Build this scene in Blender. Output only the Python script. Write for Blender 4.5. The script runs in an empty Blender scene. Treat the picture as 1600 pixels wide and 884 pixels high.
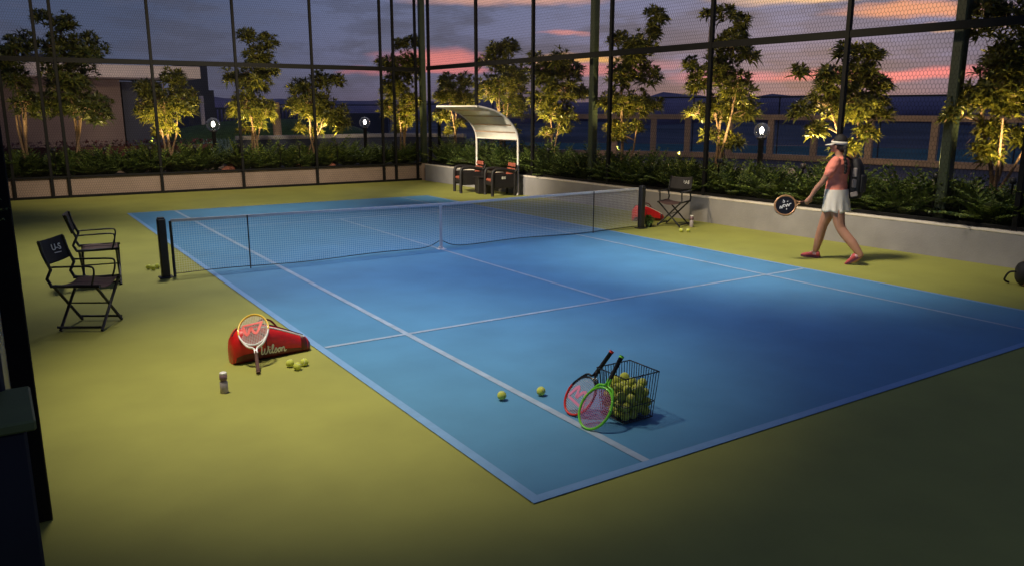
import bpy, math, random
import numpy as np
from mathutils import Vector, Matrix, Quaternion, noise as mnoise

random.seed(7)
rng = np.random.default_rng(7)
SC = bpy.context.scene
COL = SC.collection
R = math.radians
V = Vector

# ------------------------------------------------------------------ helpers
class MB:
    """collects geometry, then links it as ONE mesh object"""
    def __init__(s): s.v = []; s.f = []; s.sm = []; s.mi = []; s.cur = 0
    def add(s, vs, fs, smooth=False):
        o = len(s.v); s.v += [tuple(p) for p in vs]
        for f in fs: s.f.append(tuple(i + o for i in f)); s.sm.append(smooth); s.mi.append(s.cur)
        return s
    def box(s, c, size, M=None, bev=0.0):
        hx, hy, hz = size[0]/2, size[1]/2, size[2]/2
        b = min(bev, hx*.9, hy*.9, hz*.9)
        if b <= 0:
            vs = [V((x*hx, y*hy, z*hz)) for x in (-1,1) for y in (-1,1) for z in (-1,1)]
            fs = [(0,1,3,2),(4,6,7,5),(0,4,5,1),(2,3,7,6),(0,2,6,4),(1,5,7,3)]
        else:
            vs = []; idx = {}
            for sx in (-1,1):
                for sy in (-1,1):
                    for sz in (-1,1):
                        idx[sx,sy,sz] = len(vs)
                        vs += [V((sx*hx, sy*(hy-b), sz*(hz-b))), V((sx*(hx-b), sy*hy, sz*(hz-b))), V((sx*(hx-b), sy*(hy-b), sz*hz))]
            I = lambda a,b_,c_,k: idx[a,b_,c_]+k
            fs = []
            for g in (-1,1):
                fs.append([I(g,-1,-1,0),I(g,1,-1,0),I(g,1,1,0),I(g,-1,1,0)][::g])
                fs.append([I(-1,g,-1,1),I(-1,g,1,1),I(1,g,1,1),I(1,g,-1,1)][::g])
                fs.append([I(-1,-1,g,2),I(1,-1,g,2),I(1,1,g,2),I(-1,1,g,2)][::g])
            for a in (-1,1):
                for c_ in (-1,1):
                    fs.append([I(a,c_,-1,0),I(a,c_,1,0),I(a,c_,1,1),I(a,c_,-1,1)][::a*c_])
                    fs.append([I(a,-1,c_,0),I(a,-1,c_,2),I(a,1,c_,2),I(a,1,c_,0)][::a*c_])
                    fs.append([I(-1,a,c_,1),I(1,a,c_,1),I(1,a,c_,2),I(-1,a,c_,2)][::a*c_])
                    for e in (-1,1):
                        fs.append([I(a,c_,e,0),I(a,c_,e,1),I(a,c_,e,2)][::a*c_*e])
            fs = [tuple(f) for f in fs]
        if M is None: vs = [p + V(c) for p in vs]
        else: vs = [M @ p + V(c) for p in vs]
        return s.add(vs, fs)
    def tube(s, pts, r, n=8, closed=False, cap=True, smooth=True, ry=None, up=None):
        pts = [V(p) for p in pts]; m = len(pts)
        rs = r if isinstance(r, (list, tuple)) else [r]*m
        rys = ry if isinstance(ry, (list, tuple)) else ([ry]*m if ry else rs)
        vs = []; prev = None
        for i, p in enumerate(pts):
            if closed: t = pts[(i+1) % m] - pts[i-1]
            elif i == 0: t = pts[1]-pts[0]
            elif i == m-1: t = pts[-1]-pts[-2]
            else: t = (pts[i+1]-p).normalized() + (p-pts[i-1]).normalized()
            if t.length < 1e-9: t = V((0,0,1))
            t.normalize()
            if prev is None:
                a = V(up) if up else (V((0,0,1)) if abs(t.z) < .9 else V((1,0,0)))
            else: a = prev
            a = a - t*a.dot(t)
            if a.length < 1e-6: a = t.orthogonal()
            a.normalize(); prev = a; b = t.cross(a)
            for k in range(n):
                q = 2*math.pi*k/n
                vs.append(p + a*math.cos(q)*rs[i] + b*math.sin(q)*rys[i])
        fs = []
        for i in range(m if closed else m-1):
            j = (i+1) % m
            for k in range(n):
                l = (k+1) % n
                fs.append((i*n+k, j*n+k, j*n+l, i*n+l)[::-1])
        if cap and not closed:
            fs.append(tuple(range(n))); fs.append(tuple(reversed([(m-1)*n+k for k in range(n)])))
        return s.add(vs, fs, smooth)
    def sphere(s, c, r, nu=12, nv=8, M=None):
        rx, ry, rz = r if isinstance(r, (tuple, list)) else (r, r, r)
        c = V(c); vs = []
        f = (lambda p: c + (M @ p if M else p))
        vs.append(f(V((0,0,-rz))))
        for i in range(1, nv):
            a = -math.pi/2 + math.pi*i/nv
            for k in range(nu):
                b = 2*math.pi*k/nu
                vs.append(f(V((rx*math.cos(a)*math.cos(b), ry*math.cos(a)*math.sin(b), rz*math.sin(a)))))
        vs.append(f(V((0,0,rz)))); L = len(vs)-1; fs = []
        for k in range(nu):
            l = (k+1) % nu
            fs.append((0, 1+l, 1+k)); fs.append((L, L-nu+k, L-nu+l))
            for i in range(nv-2):
                a = 1+i*nu
                fs.append((a+k, a+l, a+nu+l, a+nu+k))
        return s.add(vs, fs, True)
    def lathe(s, prof, n=16, c=(0,0,0), smooth=True):
        vs = []; c = V(c)
        for r, z in prof:
            for k in range(n):
                a = 2*math.pi*k/n; vs.append(c + V((r*math.cos(a), r*math.sin(a), z)))
        fs = []
        for i in range(len(prof)-1):
            for k in range(n):
                l = (k+1) % n; fs.append((i*n+k, i*n+l, (i+1)*n+l, (i+1)*n+k))
        fs.append(tuple(reversed(range(n)))); fs.append(tuple((len(prof)-1)*n+k for k in range(n)))
        return s.add(vs, fs, smooth)
    def loft(s, rings, cap=True, smooth=True):
        n = len(rings[0]); vs = [p for r in rings for p in r]; fs = []
        for i in range(len(rings)-1):
            for k in range(n):
                l = (k+1) % n; fs.append((i*n+k, i*n+l, (i+1)*n+l, (i+1)*n+k))
        if cap: fs.append(tuple(reversed(range(n)))); fs.append(tuple((len(rings)-1)*n+k for k in range(n)))
        return s.add(vs, fs, smooth)
    def ribbon(s, pts, w, fmap):
        """flat stroke along 2d points, put on a surface by fmap(x, y)"""
        vs = []; m = len(pts)
        for i, (x, y) in enumerate(pts):
            a = pts[max(i-1,0)]; b = pts[min(i+1,m-1)]
            dx, dy = b[0]-a[0], b[1]-a[1]; l = math.hypot(dx, dy) or 1
            nx, ny = -dy/l*w/2, dx/l*w/2
            vs += [fmap(x+nx, y+ny), fmap(x-nx, y-ny)]
        fs = [(2*i, 2*i+1, 2*i+3, 2*i+2) for i in range(m-1)]
        return s.add(vs, fs)
    def prism(s, poly, z0, z1, M=None):
        n = len(poly)
        vs = [V((x,y,z0)) for x,y in poly] + [V((x,y,z1)) for x,y in poly]
        if M: vs = [M @ p for p in vs]
        fs = [tuple(reversed(range(n))), tuple(range(n,2*n))] + [(k,(k+1)%n,n+(k+1)%n,n+k) for k in range(n)]
        return s.add(vs, fs)
    def mesh(s, name):
        me = bpy.data.meshes.new(name); me.from_pydata(s.v, [], s.f)
        me.polygons.foreach_set('use_smooth', s.sm)
        if any(s.mi): me.polygons.foreach_set('material_index', s.mi)
        me.update(); return me
    def build(s, name, mat, parent=None, fix=False):
        me = s.mesh(name)
        if fix:
            import bmesh
            b = bmesh.new(); b.from_mesh(me); bmesh.ops.recalc_face_normals(b, faces=b.faces); b.to_mesh(me); b.free()
        o = bpy.data.objects.new(name, me); COL.objects.link(o)
        for m_ in (mat if isinstance(mat, (list, tuple)) else [mat]): me.materials.append(m_)
        if parent: o.parent = parent
        return o

def catmull(pts, k=6, closed=False):
    P = [V(p) if len(p) == 3 else V((p[0], p[1], 0)) for p in pts]; out = []; n = len(P)
    for i in range(n if closed else n-1):
        a = P[i-1] if (i > 0 or closed) else P[0]; b = P[i]; c = P[(i+1) % n]
        d = P[(i+2) % n] if (closed or i+2 < n) else P[-1]
        for j in range(k):
            t = j/k
            out.append(.5*((2*b)+(c-a)*t+(2*a-5*b+4*c-d)*t*t+(-a+3*b-3*c+d)*t**3))
    if not closed: out.append(P[-1])
    return out
def cat2(pts, k=6): return [(p.x, p.y) for p in catmull(pts, k)]

def tag(o, label, cat, group=None, kind=None):
    o['label'] = label; o['category'] = cat
    if group: o['group'] = group
    if kind: o['kind'] = kind
    return o
def thing(name, label, cat, loc=(0,0,0), rz=0, group=None):
    o = bpy.data.objects.new(name, None); COL.objects.link(o); o.empty_display_size = .2
    o.location = loc; o.rotation_euler = (0,0,rz)
    return tag(o, label, cat, group)
def struct(o, label=None, cat=None):
    o['kind'] = 'structure'
    if label: o['label'] = label
    if cat: o['category'] = cat
    return o
def copy_tree(o, parent=None):
    c = o.copy(); COL.objects.link(c)
    if parent: c.parent = parent
    for ch in list(o.children): copy_tree(ch, c)
    return c
def aim(x, z):
    """matrix whose columns are x axis, and z axis given (y completes)"""
    z = V(z).normalized(); x = V(x); x = (x - z*x.dot(z)).normalized(); y = z.cross(x)
    return Matrix((x, y, z)).transposed()

# ------------------------------------------------------------------ materials
def mat(name, col, rough=.6, metal=0., var=0., scale=8., bump=0., bscale=60., spec=.5, island=0., col2=None, trans=0., coat=0., detail=4.):
    m = bpy.data.materials.new(name); m.use_nodes = True
    nt = m.node_tree; N = nt.nodes; L = nt.links; b = N['Principled BSDF']
    b.inputs['Base Color'].default_value = (*col, 1); b.inputs['Roughness'].default_value = rough
    b.inputs['Metallic'].default_value = metal; b.inputs['Specular IOR Level'].default_value = spec
    if coat: b.inputs['Coat Weight'].default_value = coat
    tc = N.new('ShaderNodeTexCoord')
    if var or island or col2:
        if island:
            g = N.new('ShaderNodeNewGeometry'); fac = g.outputs['Random Per Island']
        else:
            t = N.new('ShaderNodeTexNoise'); t.inputs['Scale'].default_value = scale; t.inputs['Detail'].default_value = detail
            L.new(tc.outputs['Object'], t.inputs['Vector']); fac = t.outputs['Fac']
        r = N.new('ShaderNodeValToRGB')
        c2 = col2 or tuple(min(1, c*(1+var)) for c in col); c1 = col if col2 else tuple(c*(1-var) for c in col)
        r.color_ramp.elements[0].color = (*c1,1); r.color_ramp.elements[1].color = (*c2,1)
        if not island: r.color_ramp.elements[0].position = .3; r.color_ramp.elements[1].position = .7
        L.new(fac, r.inputs['Fac']); L.new(r.outputs['Color'], b.inputs['Base Color'])
    if bump:
        t2 = N.new('ShaderNodeTexNoise'); t2.inputs['Scale'].default_value = bscale; t2.inputs['Detail'].default_value = 4
        L.new(tc.outputs['Object'], t2.inputs['Vector'])
        bp = N.new('ShaderNodeBump'); bp.inputs['Strength'].default_value = bump; bp.inputs['Distance'].default_value = .01
        L.new(t2.outputs['Fac'], bp.inputs['Height']); L.new(bp.outputs['Normal'], b.inputs['Normal'])
    if trans:
        td = N.new('ShaderNodeBsdfTranslucent'); mx = N.new('ShaderNodeMixShader'); mx.inputs[0].default_value = trans
        src = b.inputs['Base Color'].links[0].from_socket if b.inputs['Base Color'].links else None
        if src: L.new(src, td.inputs['Color'])
        else: td.inputs['Color'].default_value = (*col,1)
        L.new(b.outputs[0], mx.inputs[1]); L.new(td.outputs[0], mx.inputs[2]); L.new(mx.outputs[0], N['Material Output'].inputs[0])
    return m
def emis(name, col, s):
    m = bpy.data.materials.new(name); m.use_nodes = True; N = m.node_tree.nodes; b = N['Principled BSDF']
    b.inputs['Base Color'].default_value = (.8,.8,.8,1)
    b.inputs['Emission Color'].default_value = (*col,1); b.inputs['Emission Strength'].default_value = s
    return m
def glass(name, tint=(1,1,1), rough=0.0, mixt=.85):
    m = bpy.data.materials.new(name); m.use_nodes = True; nt = m.node_tree; N = nt.nodes; L = nt.links
    N.remove(N['Principled BSDF'])
    g = N.new('ShaderNodeBsdfGlossy'); g.inputs['Roughness'].default_value = max(.05, rough)
    t = N.new('ShaderNodeBsdfTransparent'); t.inputs['Color'].default_value = (*tint,1)
    f = N.new('ShaderNodeLayerWeight'); f.inputs['Blend'].default_value = 1-mixt
    x = N.new('ShaderNodeMixShader')
    L.new(f.outputs['Facing'], x.inputs[0]); L.new(t.outputs[0], x.inputs[1]); L.new(g.outputs[0], x.inputs[2])
    L.new(x.outputs[0], N['Material Output'].inputs[0]); return m

M_olive = mat('olive_acrylic', (.325,.325,.066), .66, var=.09, scale=1.6, bump=.12, bscale=160, detail=10.)
M_blue = mat('blue_acrylic', (.088,.268,.465), .6, var=.09, scale=1.5, bump=.12, bscale=160, detail=10.)
M_lineb = mat('border_line_paint', (.20,.38,.64), .55, var=.06, scale=9)
M_line = mat('line_paint', (.33,.43,.56), .6, var=.16, scale=7, detail=9.)
M_black = mat('black_steel', (.018,.017,.02), .45, .0, var=.2, scale=20)
M_post = mat('fence_steel', (.006,.0055,.006), .6, var=.2, scale=12, spec=.2)
M_wire = mat('fence_wire', (.010,.009,.009), .6, spec=.2)
M_col = mat('green_steel', (.030,.042,.022), .5, var=.15, scale=8, bump=.1, bscale=90)
M_stucco = mat('pale_stucco', (.31,.29,.30), .8, var=.12, scale=2.2, detail=8., bump=.45, bscale=38)
M_panel = mat('beige_panel', (.33,.235,.195), .7, var=.12, scale=2, detail=8., bump=.2, bscale=60)
M_cap = mat('wall_coping', (.75,.66,.58), .7, var=.08, scale=10)
M_soil = mat('soil', (.02,.015,.011), .95, var=.35, scale=12, bump=.8, bscale=25)
M_leaf = mat('tree_leaf', (.035,.05,.010), .40, island=1, col2=(.24,.215,.028), trans=.2)
M_leafd = mat('shaded_tree_leaf', (.03,.05,.012), .42, island=1, col2=(.12,.12,.02), trans=.18)  # darker copy of the leaf material, shade on the dim trees put into colour
M_shrub = mat('shrub_leaf', (.025,.055,.014), .38, island=1, col2=(.20,.26,.055), trans=.15)
M_bark = mat('bark', (.20,.12,.07), .8, var=.3, scale=14, bump=.5, bscale=40)
M_net = mat('net_cord', (.78,.78,.82), .7)
M_netband = mat('net_tape', (.76,.70,.68), .7, var=.06, scale=20)
M_ball = mat('tennis_felt', (.62,.66,.10), .9, var=.12, scale=40, bump=.5, bscale=400)
M_seam = mat('ball_seam', (.75,.75,.6), .8)
M_red = mat('red_vinyl', (.66,.014,.016), .42, var=.2, scale=7, bump=.7, bscale=11)
M_maroon = mat('dark_red_vinyl', (.10,.008,.010), .4, var=.15, scale=9)
M_white = mat('white_paint', (.78,.76,.72), .4, var=.03, scale=12)
M_cream = mat('cream_print', (.78,.74,.62), .5, var=.03, scale=12)
M_canvas = mat('black_canvas', (.022,.018,.02), .8, var=.25, scale=12, bump=.3, bscale=150)
M_seat = mat('brown_canvas', (.095,.05,.045), .75, var=.2, scale=12, bump=.3, bscale=150)
M_skin = mat('skin', (.44,.215,.14), .5, var=.06, scale=9, spec=.35)
M_coral = mat('coral_jersey', (.88,.265,.185), .8, var=.06, scale=14, bump=.35, bscale=22)
M_skirt = mat('white_skirt', (.78,.70,.60), .8, var=.04, scale=14, bump=.25, bscale=25)
M_hair = mat('dark_hair', (.012,.008,.007), .7, var=.4, scale=40, bump=.6, bscale=90)
M_shoe = mat('pink_shoe', (.55,.09,.10), .6, var=.15, scale=25)
M_sole = mat('shoe_sole', (.10,.02,.05), .7, var=.1, scale=20)
M_pack = mat('pack_fabric', (.015,.013,.015), .7, var=.3, scale=18, bump=.3, bscale=90)
M_grey = mat('grey_pouch', (.25,.21,.20), .7, var=.15, scale=18)
M_canopy = mat('cream_canopy', (.82,.77,.68), .6, var=.04, scale=6)
M_frame = mat('white_steel', (.72,.66,.60), .4, var=.04, scale=10)
M_wood = mat('red_slat', (.30,.075,.045), .5, var=.25, scale=14, bump=.2, bscale=30)
M_darkw = mat('dark_armchair', (.012,.009,.009), .6, var=.25, scale=14)
M_tan = mat('tan_frame', (.48,.31,.20), .65, var=.12, scale=3)
M_navy = mat('navy_panel', (.010,.012,.028), .45, var=.2, scale=2)
M_ledge = mat('green_ledge', (.13,.165,.055), .6, var=.15, scale=5)
M_plaster = mat('pavilion_plaster', (.20,.14,.125), .85, var=.08, scale=1.2, bump=.2, bscale=12)
M_fascia = mat('pale_fascia', (.62,.52,.52), .7, var=.05, scale=1.5)
M_slate = mat('slate_cladding', (.055,.06,.095), .7, var=.12, scale=1.2)
M_hedge = mat('red_hedge', (.085,.02,.018), .6, island=1, col2=(.16,.035,.03))
M_gglass = glass('clear_glass', (.98,.98,.98), mixt=.8)
_n = M_gglass.node_tree.nodes; _l = M_gglass.node_tree.links; _o = _n['Material Output']; _src = _o.inputs[0].links[0].from_socket
_d = _n.new('ShaderNodeBsdfTranslucent'); _m = _n.new('ShaderNodeMixShader'); _m.inputs[0].default_value = .006
_l.new(_src,_m.inputs[1]); _l.new(_d.outputs[0],_m.inputs[2]); _l.new(_m.outputs[0],_o.inputs[0])
M_pane = glass('balustrade_glass', (.82,.86,.90), rough=.45, mixt=.97)
M_bulb = emis('lamp_glow', (1.,.93,.85), 9.)
M_stone = mat('pale_stone', (.46,.38,.34), .85, var=.2, scale=10, bump=.5, bscale=30)
M_rust = mat('rust_stone', (.22,.07,.045), .85, var=.3, scale=10, bump=.5, bscale=30)
M_string = mat('racket_string', (.72,.62,.58), .5)
M_pinkst = mat('pink_string', (.85,.28,.48), .5)
M_grip = mat('grip_wrap', (.10,.045,.035), .8, var=.2, scale=40, bump=.4, bscale=120)
M_bgrip = mat('black_grip', (.018,.014,.014), .7, var=.2, scale=40, bump=.4, bscale=120)
M_yel = mat('yellow_lacquer', (.85,.55,.03), .3, coat=.5)
M_wht = mat('white_lacquer', (.85,.82,.80), .3, coat=.5)
M_redl = mat('red_lacquer', (.75,.03,.015), .3, coat=.5)
M_blk = mat('black_lacquer', (.012,.011,.012), .3, coat=.5)
M_grn = mat('green_lacquer', (.20,.72,.04), .3, coat=.5)
M_gold = mat('gold_lacquer', (.50,.26,.12), .35, .3)
M_bottle = mat('bottle_label', (.42,.36,.38), .4, var=.1, scale=30)
M_capd = mat('bottle_cap', (.20,.12,.14), .4, var=.1, scale=30)

# ------------------------------------------------------------------ ground and court
def sheet(name, poly, z, m, kind='structure', sub=0):
    mb = MB(); mb.add([(x,y,z) for x,y in poly], [tuple(range(len(poly)))]); o = mb.build(name, m); o['kind'] = kind; return o
M_paveb = mat('podium_paving', (.055,.055,.075), .75, var=.12, scale=.8)
M_sea = mat('sea_water', (.19,.20,.24), 1., var=.3, scale=.004, spec=0.)
M_hill = mat('hazy_hill', (.27,.23,.36), .95, var=.1, scale=.01)  # distance haze put into the hills' base colour
M_lawn = mat('lawn_turf', (.05,.10,.03), .9, var=.4, scale=6, bump=.8, bscale=40)
M_pool = mat('pool_water', (.13,.27,.28), 1., var=.15, scale=.5, spec=0.)
M_path = mat('pale_path', (.50,.43,.39), .8, var=.1, scale=3)
M_bluep = mat('slate_path', (.07,.085,.16), .7, var=.1, scale=2)
struct(sheet('podium_ground', [(-60,-40),(44,-40),(44,-8),(43,2),(40,11),(35,20),(30,28),(20,38),(-60,60)], -.03, M_paveb))
sea = struct(sheet('sea', [(-9000,-3000),(9000,-3000),(9000,9000),(-9000,9000)], -40, M_sea))
struct(sheet('court_surround', [(-9,-16),(6.9,-16),(6.2,-9),(5.2,11.4),(-9,11.7)], 0, M_olive), 'olive green acrylic surround of the tennis court', 'court surface')
struct(sheet('court_surface', [(-3.43,-7.40),(3.45,-7.40),(3.33,7.09),(-3.46,7.33)], .004, M_blue), 'blue acrylic tennis court playing surface', 'court surface')
def line(a, b, w, m, z=.008):
    a = V((*a,0)); b = V((*b,0)); t = (b-a).normalized(); n = V((-t.y,t.x,0))*w/2
    return struct(sheet('court_line', [(p.x,p.y) for p in (a-n, b-n, b+n, a+n)], z, m))
line((-3.40,-7.40),(-3.435,7.33),.07,M_lineb)
line((3.42,-7.40),(3.305,7.09),.06,M_lineb)
line((-3.365,-7.365),(3.39,-7.365),.07,M_lineb)
line((-3.40,7.30),(3.28,7.06),.06,M_lineb)
line((-2.545,-7.33),(-2.545,7.23),.06,M_line,.008)
line((2.63,-7.33),(2.58,7.05),.05,M_line,.008)
for a,b in (((-3.365,-3.96),(-2.575,-3.96)),((-2.515,-3.96),(2.605,-3.97)),((2.655,-3.97),(3.36,-3.975))): line(a,b,.05,M_line)
for a,b in (((-2.515,4.16),(2.57,4.06)),): line(a,b,.05,M_line)
line((0.0,-3.935),(-.1,4.085),.05,M_line)

# far hills on the horizon, one long ridge with thickness
mb = MB(); rings = []
for i in range(81):
    az = R(-8 + i*1.2); d = 2600 + 300*math.sin(i*.7)
    h = 22 + 26*abs(mnoise.noise(V((i*.13,2,0)))) + 14*max(0, mnoise.noise(V((i*.5,7,0)))) + (14 if i > 42 else 0)
    c = V((math.sin(az)*d, math.cos(az)*d, -40)); o = V((math.sin(az), math.cos(az), 0))
    rings.append([c-o*160, c-o*60+V((0,0,(h+40)*.7)), c+V((0,0,h+40)), c+o*160])
mb.loft(rings); struct(mb.build('hills', M_hill, fix=True))

# ------------------------------------------------------------------ walls, beds, fences
FA, FB = V((-5.45,11.345,0)), V((5.20,11.10,0))         # far fence line
RA, RB = V((5.25,10.95,0)), V((5.98,-10.0,0))          # inner face of right wall
def along(a, b, t): return a + (b-a)*t
def wall(name, a, b, th, z1, m, label, capm=None):
    a, b = V(a), V(b); t = (b-a).normalized(); n = V((-t.y, t.x, 0))   # n points left of a->b
    M = Matrix((t, n, V((0,0,1)))).transposed(); L = (b-a).length; c = (a+b)/2
    root = thing(name, label, 'wall', (0,0,0))
    MB().box(c + n*th/2 + V((0,0,z1/2-.1)), (L, th, z1+.2), M).build('wall_body', m, root)
    if capm: MB().box(c + n*(th/2) + V((0,0,z1+.0175)), (L, th+.016, .033), M, .006).build('coping', capm, root)
    return root
wall('planter_wall', RA, RB, .24, .455, M_stucco, 'long pale stucco planter wall with lit coping along the right side', M_cap)
wall('planter_wall', FA + V((-.1,.05,0)), FB+V((.25,.05,0)), .16, .49, M_panel, 'beige planter wall under the far fence')
def bed(name, pts, z):
    mb = MB(); n = len(pts); mb.add([(x,y,-.05) for x,y in pts]+[(x,y,z) for x,y in pts], [tuple(range(n,2*n))]+[(k,(k+1)%n,n+(k+1)%n,n+k) for k in range(n)])
    return struct(mb.build(name, M_soil))
bed('soil_bed', [(-6.2,11.6),(5.45,11.33),(7.4,11.33),(7.4,13.0),(-6.2,13.2)], .42)
bed('soil_bed', [(5.5,11.30),(6.23,-10),(7.9,-10),(7.4,11.30)], .40)

def hexmesh(a, b, z0, z1, cell, r, name, parent, m, off=V((0,0,0))):
    a, b = V(a), V(b); L = (b-a).length; t = (b-a)/L; n = V((-t.y,t.x,0))
    w = cell; h = cell*1.12          # cell width, row pitch
    s = h*.62                        # vertical side, rest is slanted
    nx = int(L/w)+1; nz = int((z1-z0)/h)
    E0 = []; E1 = []
    ii, jj = np.meshgrid(np.arange(nx), np.arange(nz), indexing='ij'); ii = ii.ravel(); jj = jj.ravel()
    x0 = (ii + .5*(jj % 2))*w; zb = z0 + jj*h
    bot = np.stack([x0, zb], 1); top = np.stack([x0, zb+s], 1)
    lf = np.stack([x0-w/2, zb+h], 1); rt = np.stack([x0+w/2, zb+h], 1)
    P0 = np.concatenate([bot, top, top]); P1 = np.concatenate([top, lf, rt])
    k = (np.maximum(P0[:,0],P1[:,0]) < L) & (np.minimum(P0[:,0],P1[:,0]) > 0) & (np.maximum(P0[:,1],P1[:,1]) < z1)
    P0 = P0[k]; P1 = P1[k]
    d = P1-P0; d /= np.linalg.norm(d, axis=1)[:,None]; q = np.stack([-d[:,1], d[:,0]], 1)
    T = np.array(t); Nn = np.array(n); Z = np.array([0,0,1.]); A = np.array(a+off)
    def w3(p, dn): return A + p[:,0:1]*T + p[:,1:2]*Z + dn*Nn
    vs = np.stack([w3(P0+q*r, -r*.6), w3(P0-q*r, -r*.6), w3(P0, r), w3(P1+q*r, -r*.6), w3(P1-q*r, -r*.6), w3(P1, r)], 1).reshape(-1,3)
    ne = len(P0); base = (np.arange(ne)*6)[:,None,None]
    fs = (base + np.array([[0,1,4,3],[1,2,5,4],[2,0,3,5]])[None]).reshape(-1,4)
    me = bpy.data.meshes.new(name); me.vertices.add(len(vs)); me.vertices.foreach_set('co', vs.astype(np.float32).ravel())
    me.loops.add(fs.size); me.loops.foreach_set('vertex_index', fs.astype(np.int32).ravel())
    me.polygons.add(len(fs)); me.polygons.foreach_set('loop_start', np.arange(0, fs.size, 4, dtype=np.int32))
    me.update(calc_edges=True); me.materials.append(m)
    o = bpy.data.objects.new(name, me); COL.objects.link(o); o.parent = parent; return o

FTOP = 5.4
def post(root, p, z0, w=.07, top=FTOP, rot=0, m=M_post):
    M = Matrix.Rotation(rot, 3, 'Z'); MB().box((p[0],p[1],(z0+top)/2), (w,w,top-z0), M, .006).build('post', m, root)
def rail(root, a, b, z, h=.12, th=.05, m=M_post):
    a, b = V(a), V(b); t = (b-a).normalized(); M = Matrix((t, V((-t.y,t.x,0)), V((0,0,1)))).transposed()
    MB().box((a+b)/2+V((0,0,z)), ((b-a).length, th, h), M, .006).build('rail', m, root)
# far fence stands in front of its wall, from the court floor up
ff = thing('mesh_fence', 'tall black hexagonal mesh fence across the far end of the court', 'fence')
rot_f = math.atan2((FB-FA).y, (FB-FA).x)
for x in (-5.3,-4.52,-4.16,-2.08,-.05,1.98,3.99,4.38,5.08):
    t_ = (x-FA.x)/(FB.x-FA.x); p = along(FA, FB, t_); post(ff, p, 0, .07, FTOP, rot_f)
rail(ff, FA, FB, 3.23); rail(ff, FA, FB, .03, .06); rail(ff, FA, FB, .505, .05); rail(ff, FA, FB, FTOP-.06)
hexmesh(FA, FB, .06, FTOP-.1, .052, .0019, 'wire_mesh', ff, M_wire, V((0,-.012,0)))
# right fence stands on the wall coping
rt_ = (RB-RA).normalized(); rn_ = V((-rt_.y, rt_.x, 0))
QA, QB = RA + rn_*.12, RB + rn_*.12
rf = thing('mesh_fence', 'tall black hexagonal mesh fence on top of the right planter wall', 'fence')
rot_r = math.atan2(rt_.y, rt_.x)
for y in (10.83, 8.25, 5.70, 2.91, .15, -2.63, -5.4, -8.2):
    p = along(QA, QB, (QA.y-y)/(QA.y-QB.y)); post(rf, p, .485, .075, FTOP, rot_r)
rail(rf, QA, QB, 3.27); rail(rf, QA, QB, .525, .05); rail(rf, QA, QB, FTOP-.06)
hexmesh(QA, QB, .54, FTOP-.1, .056, .0021, 'wire_mesh', rf, M_wire, V((-.012,0,0)))
# left fence, seen edge on
lf = thing('mesh_fence', 'dark mesh fence seen edge-on along the left side of the court', 'fence')
LA, LB = V((-5.715,-6.1,0)), V((-5.45,11.28,0))
rot_l = math.atan2((LB-LA).y, (LB-LA).x)
post(lf, LA, 0, .11, FTOP, rot_l)
for t_ in (.2,.4,.6,.8): post(lf, along(LA,LB,t_), 0, .075, FTOP, rot_l)
for z in (.03, .55, 3.23, FTOP-.06): rail(lf, LA+V((0,.06,0)), LB, z, .1)
hexmesh(LA+V((0,.06,0)), LB, .06, FTOP-.1, .075, .0022, 'wire_mesh', lf, M_wire)
for x,y,l in ((6.06,3.99,'thick olive steel column in the right planting bed, behind the middle of the fence'),(6.37,-4.13,'thick dark green steel column nearest the camera in the right bed'),(5.42,11.34,'thick olive steel column at the far right corner of the court')):
    root = thing('steel_column', l, 'column', (x,y,0), 0, 'steel columns behind the fence')
    MB().box((0,0,3.2),(.165,.165,6.4),None,.02).build('shaft', M_col, root)
    MB().box((0,0,.44),(.30,.30,.04),None,.006).build('base_plate', M_col, root)

# ------------------------------------------------------------------ trees
CR = V((.8382,-.5453,0)); CD = V((.5453,.8382,0))
def leaf(mb, p, d, up, L, w, droop):
    d = d.normalized(); s = d.cross(up)
    if s.length < .05: s = d.orthogonal()
    s.normalize(); n = s.cross(d)
    prof = ((0,.12),(.35,.95),(.7,.8),(1,.04)); vs = []
    for t, q in prof:
        c = p + d*L*t*(1-.12*droop*t) + n*(.10*L*math.sin(t*2.2)) - V((0,0,1))*droop*L*t*t*.75
        vs += [c - s*w*q*.5 + n*w*.10*q, c + s*w*q*.5 + n*w*.10*q]
    mb.add(vs, [(0,1,3,2),(2,3,5,4),(4,5,7,6)], True)
def rosette(mb, p, axis, n, L, w):
    axis = axis.normalized(); a = axis.orthogonal().normalized(); b = axis.cross(a); o = random.random()*6
    for k in range(n):
        q = o + k*2.39996; lift = .12 + .75*(k/n) + random.uniform(-.1,.1)
        d = (a*math.cos(q) + b*math.sin(q))*math.cos(lift*1.3) + axis*math.sin(lift*1.3)
        leaf(mb, p, d, axis, L*random.uniform(.75,1.1)*(1-.35*k/n), w*random.uniform(.8,1.15), random.uniform(.12,.55))
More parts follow.
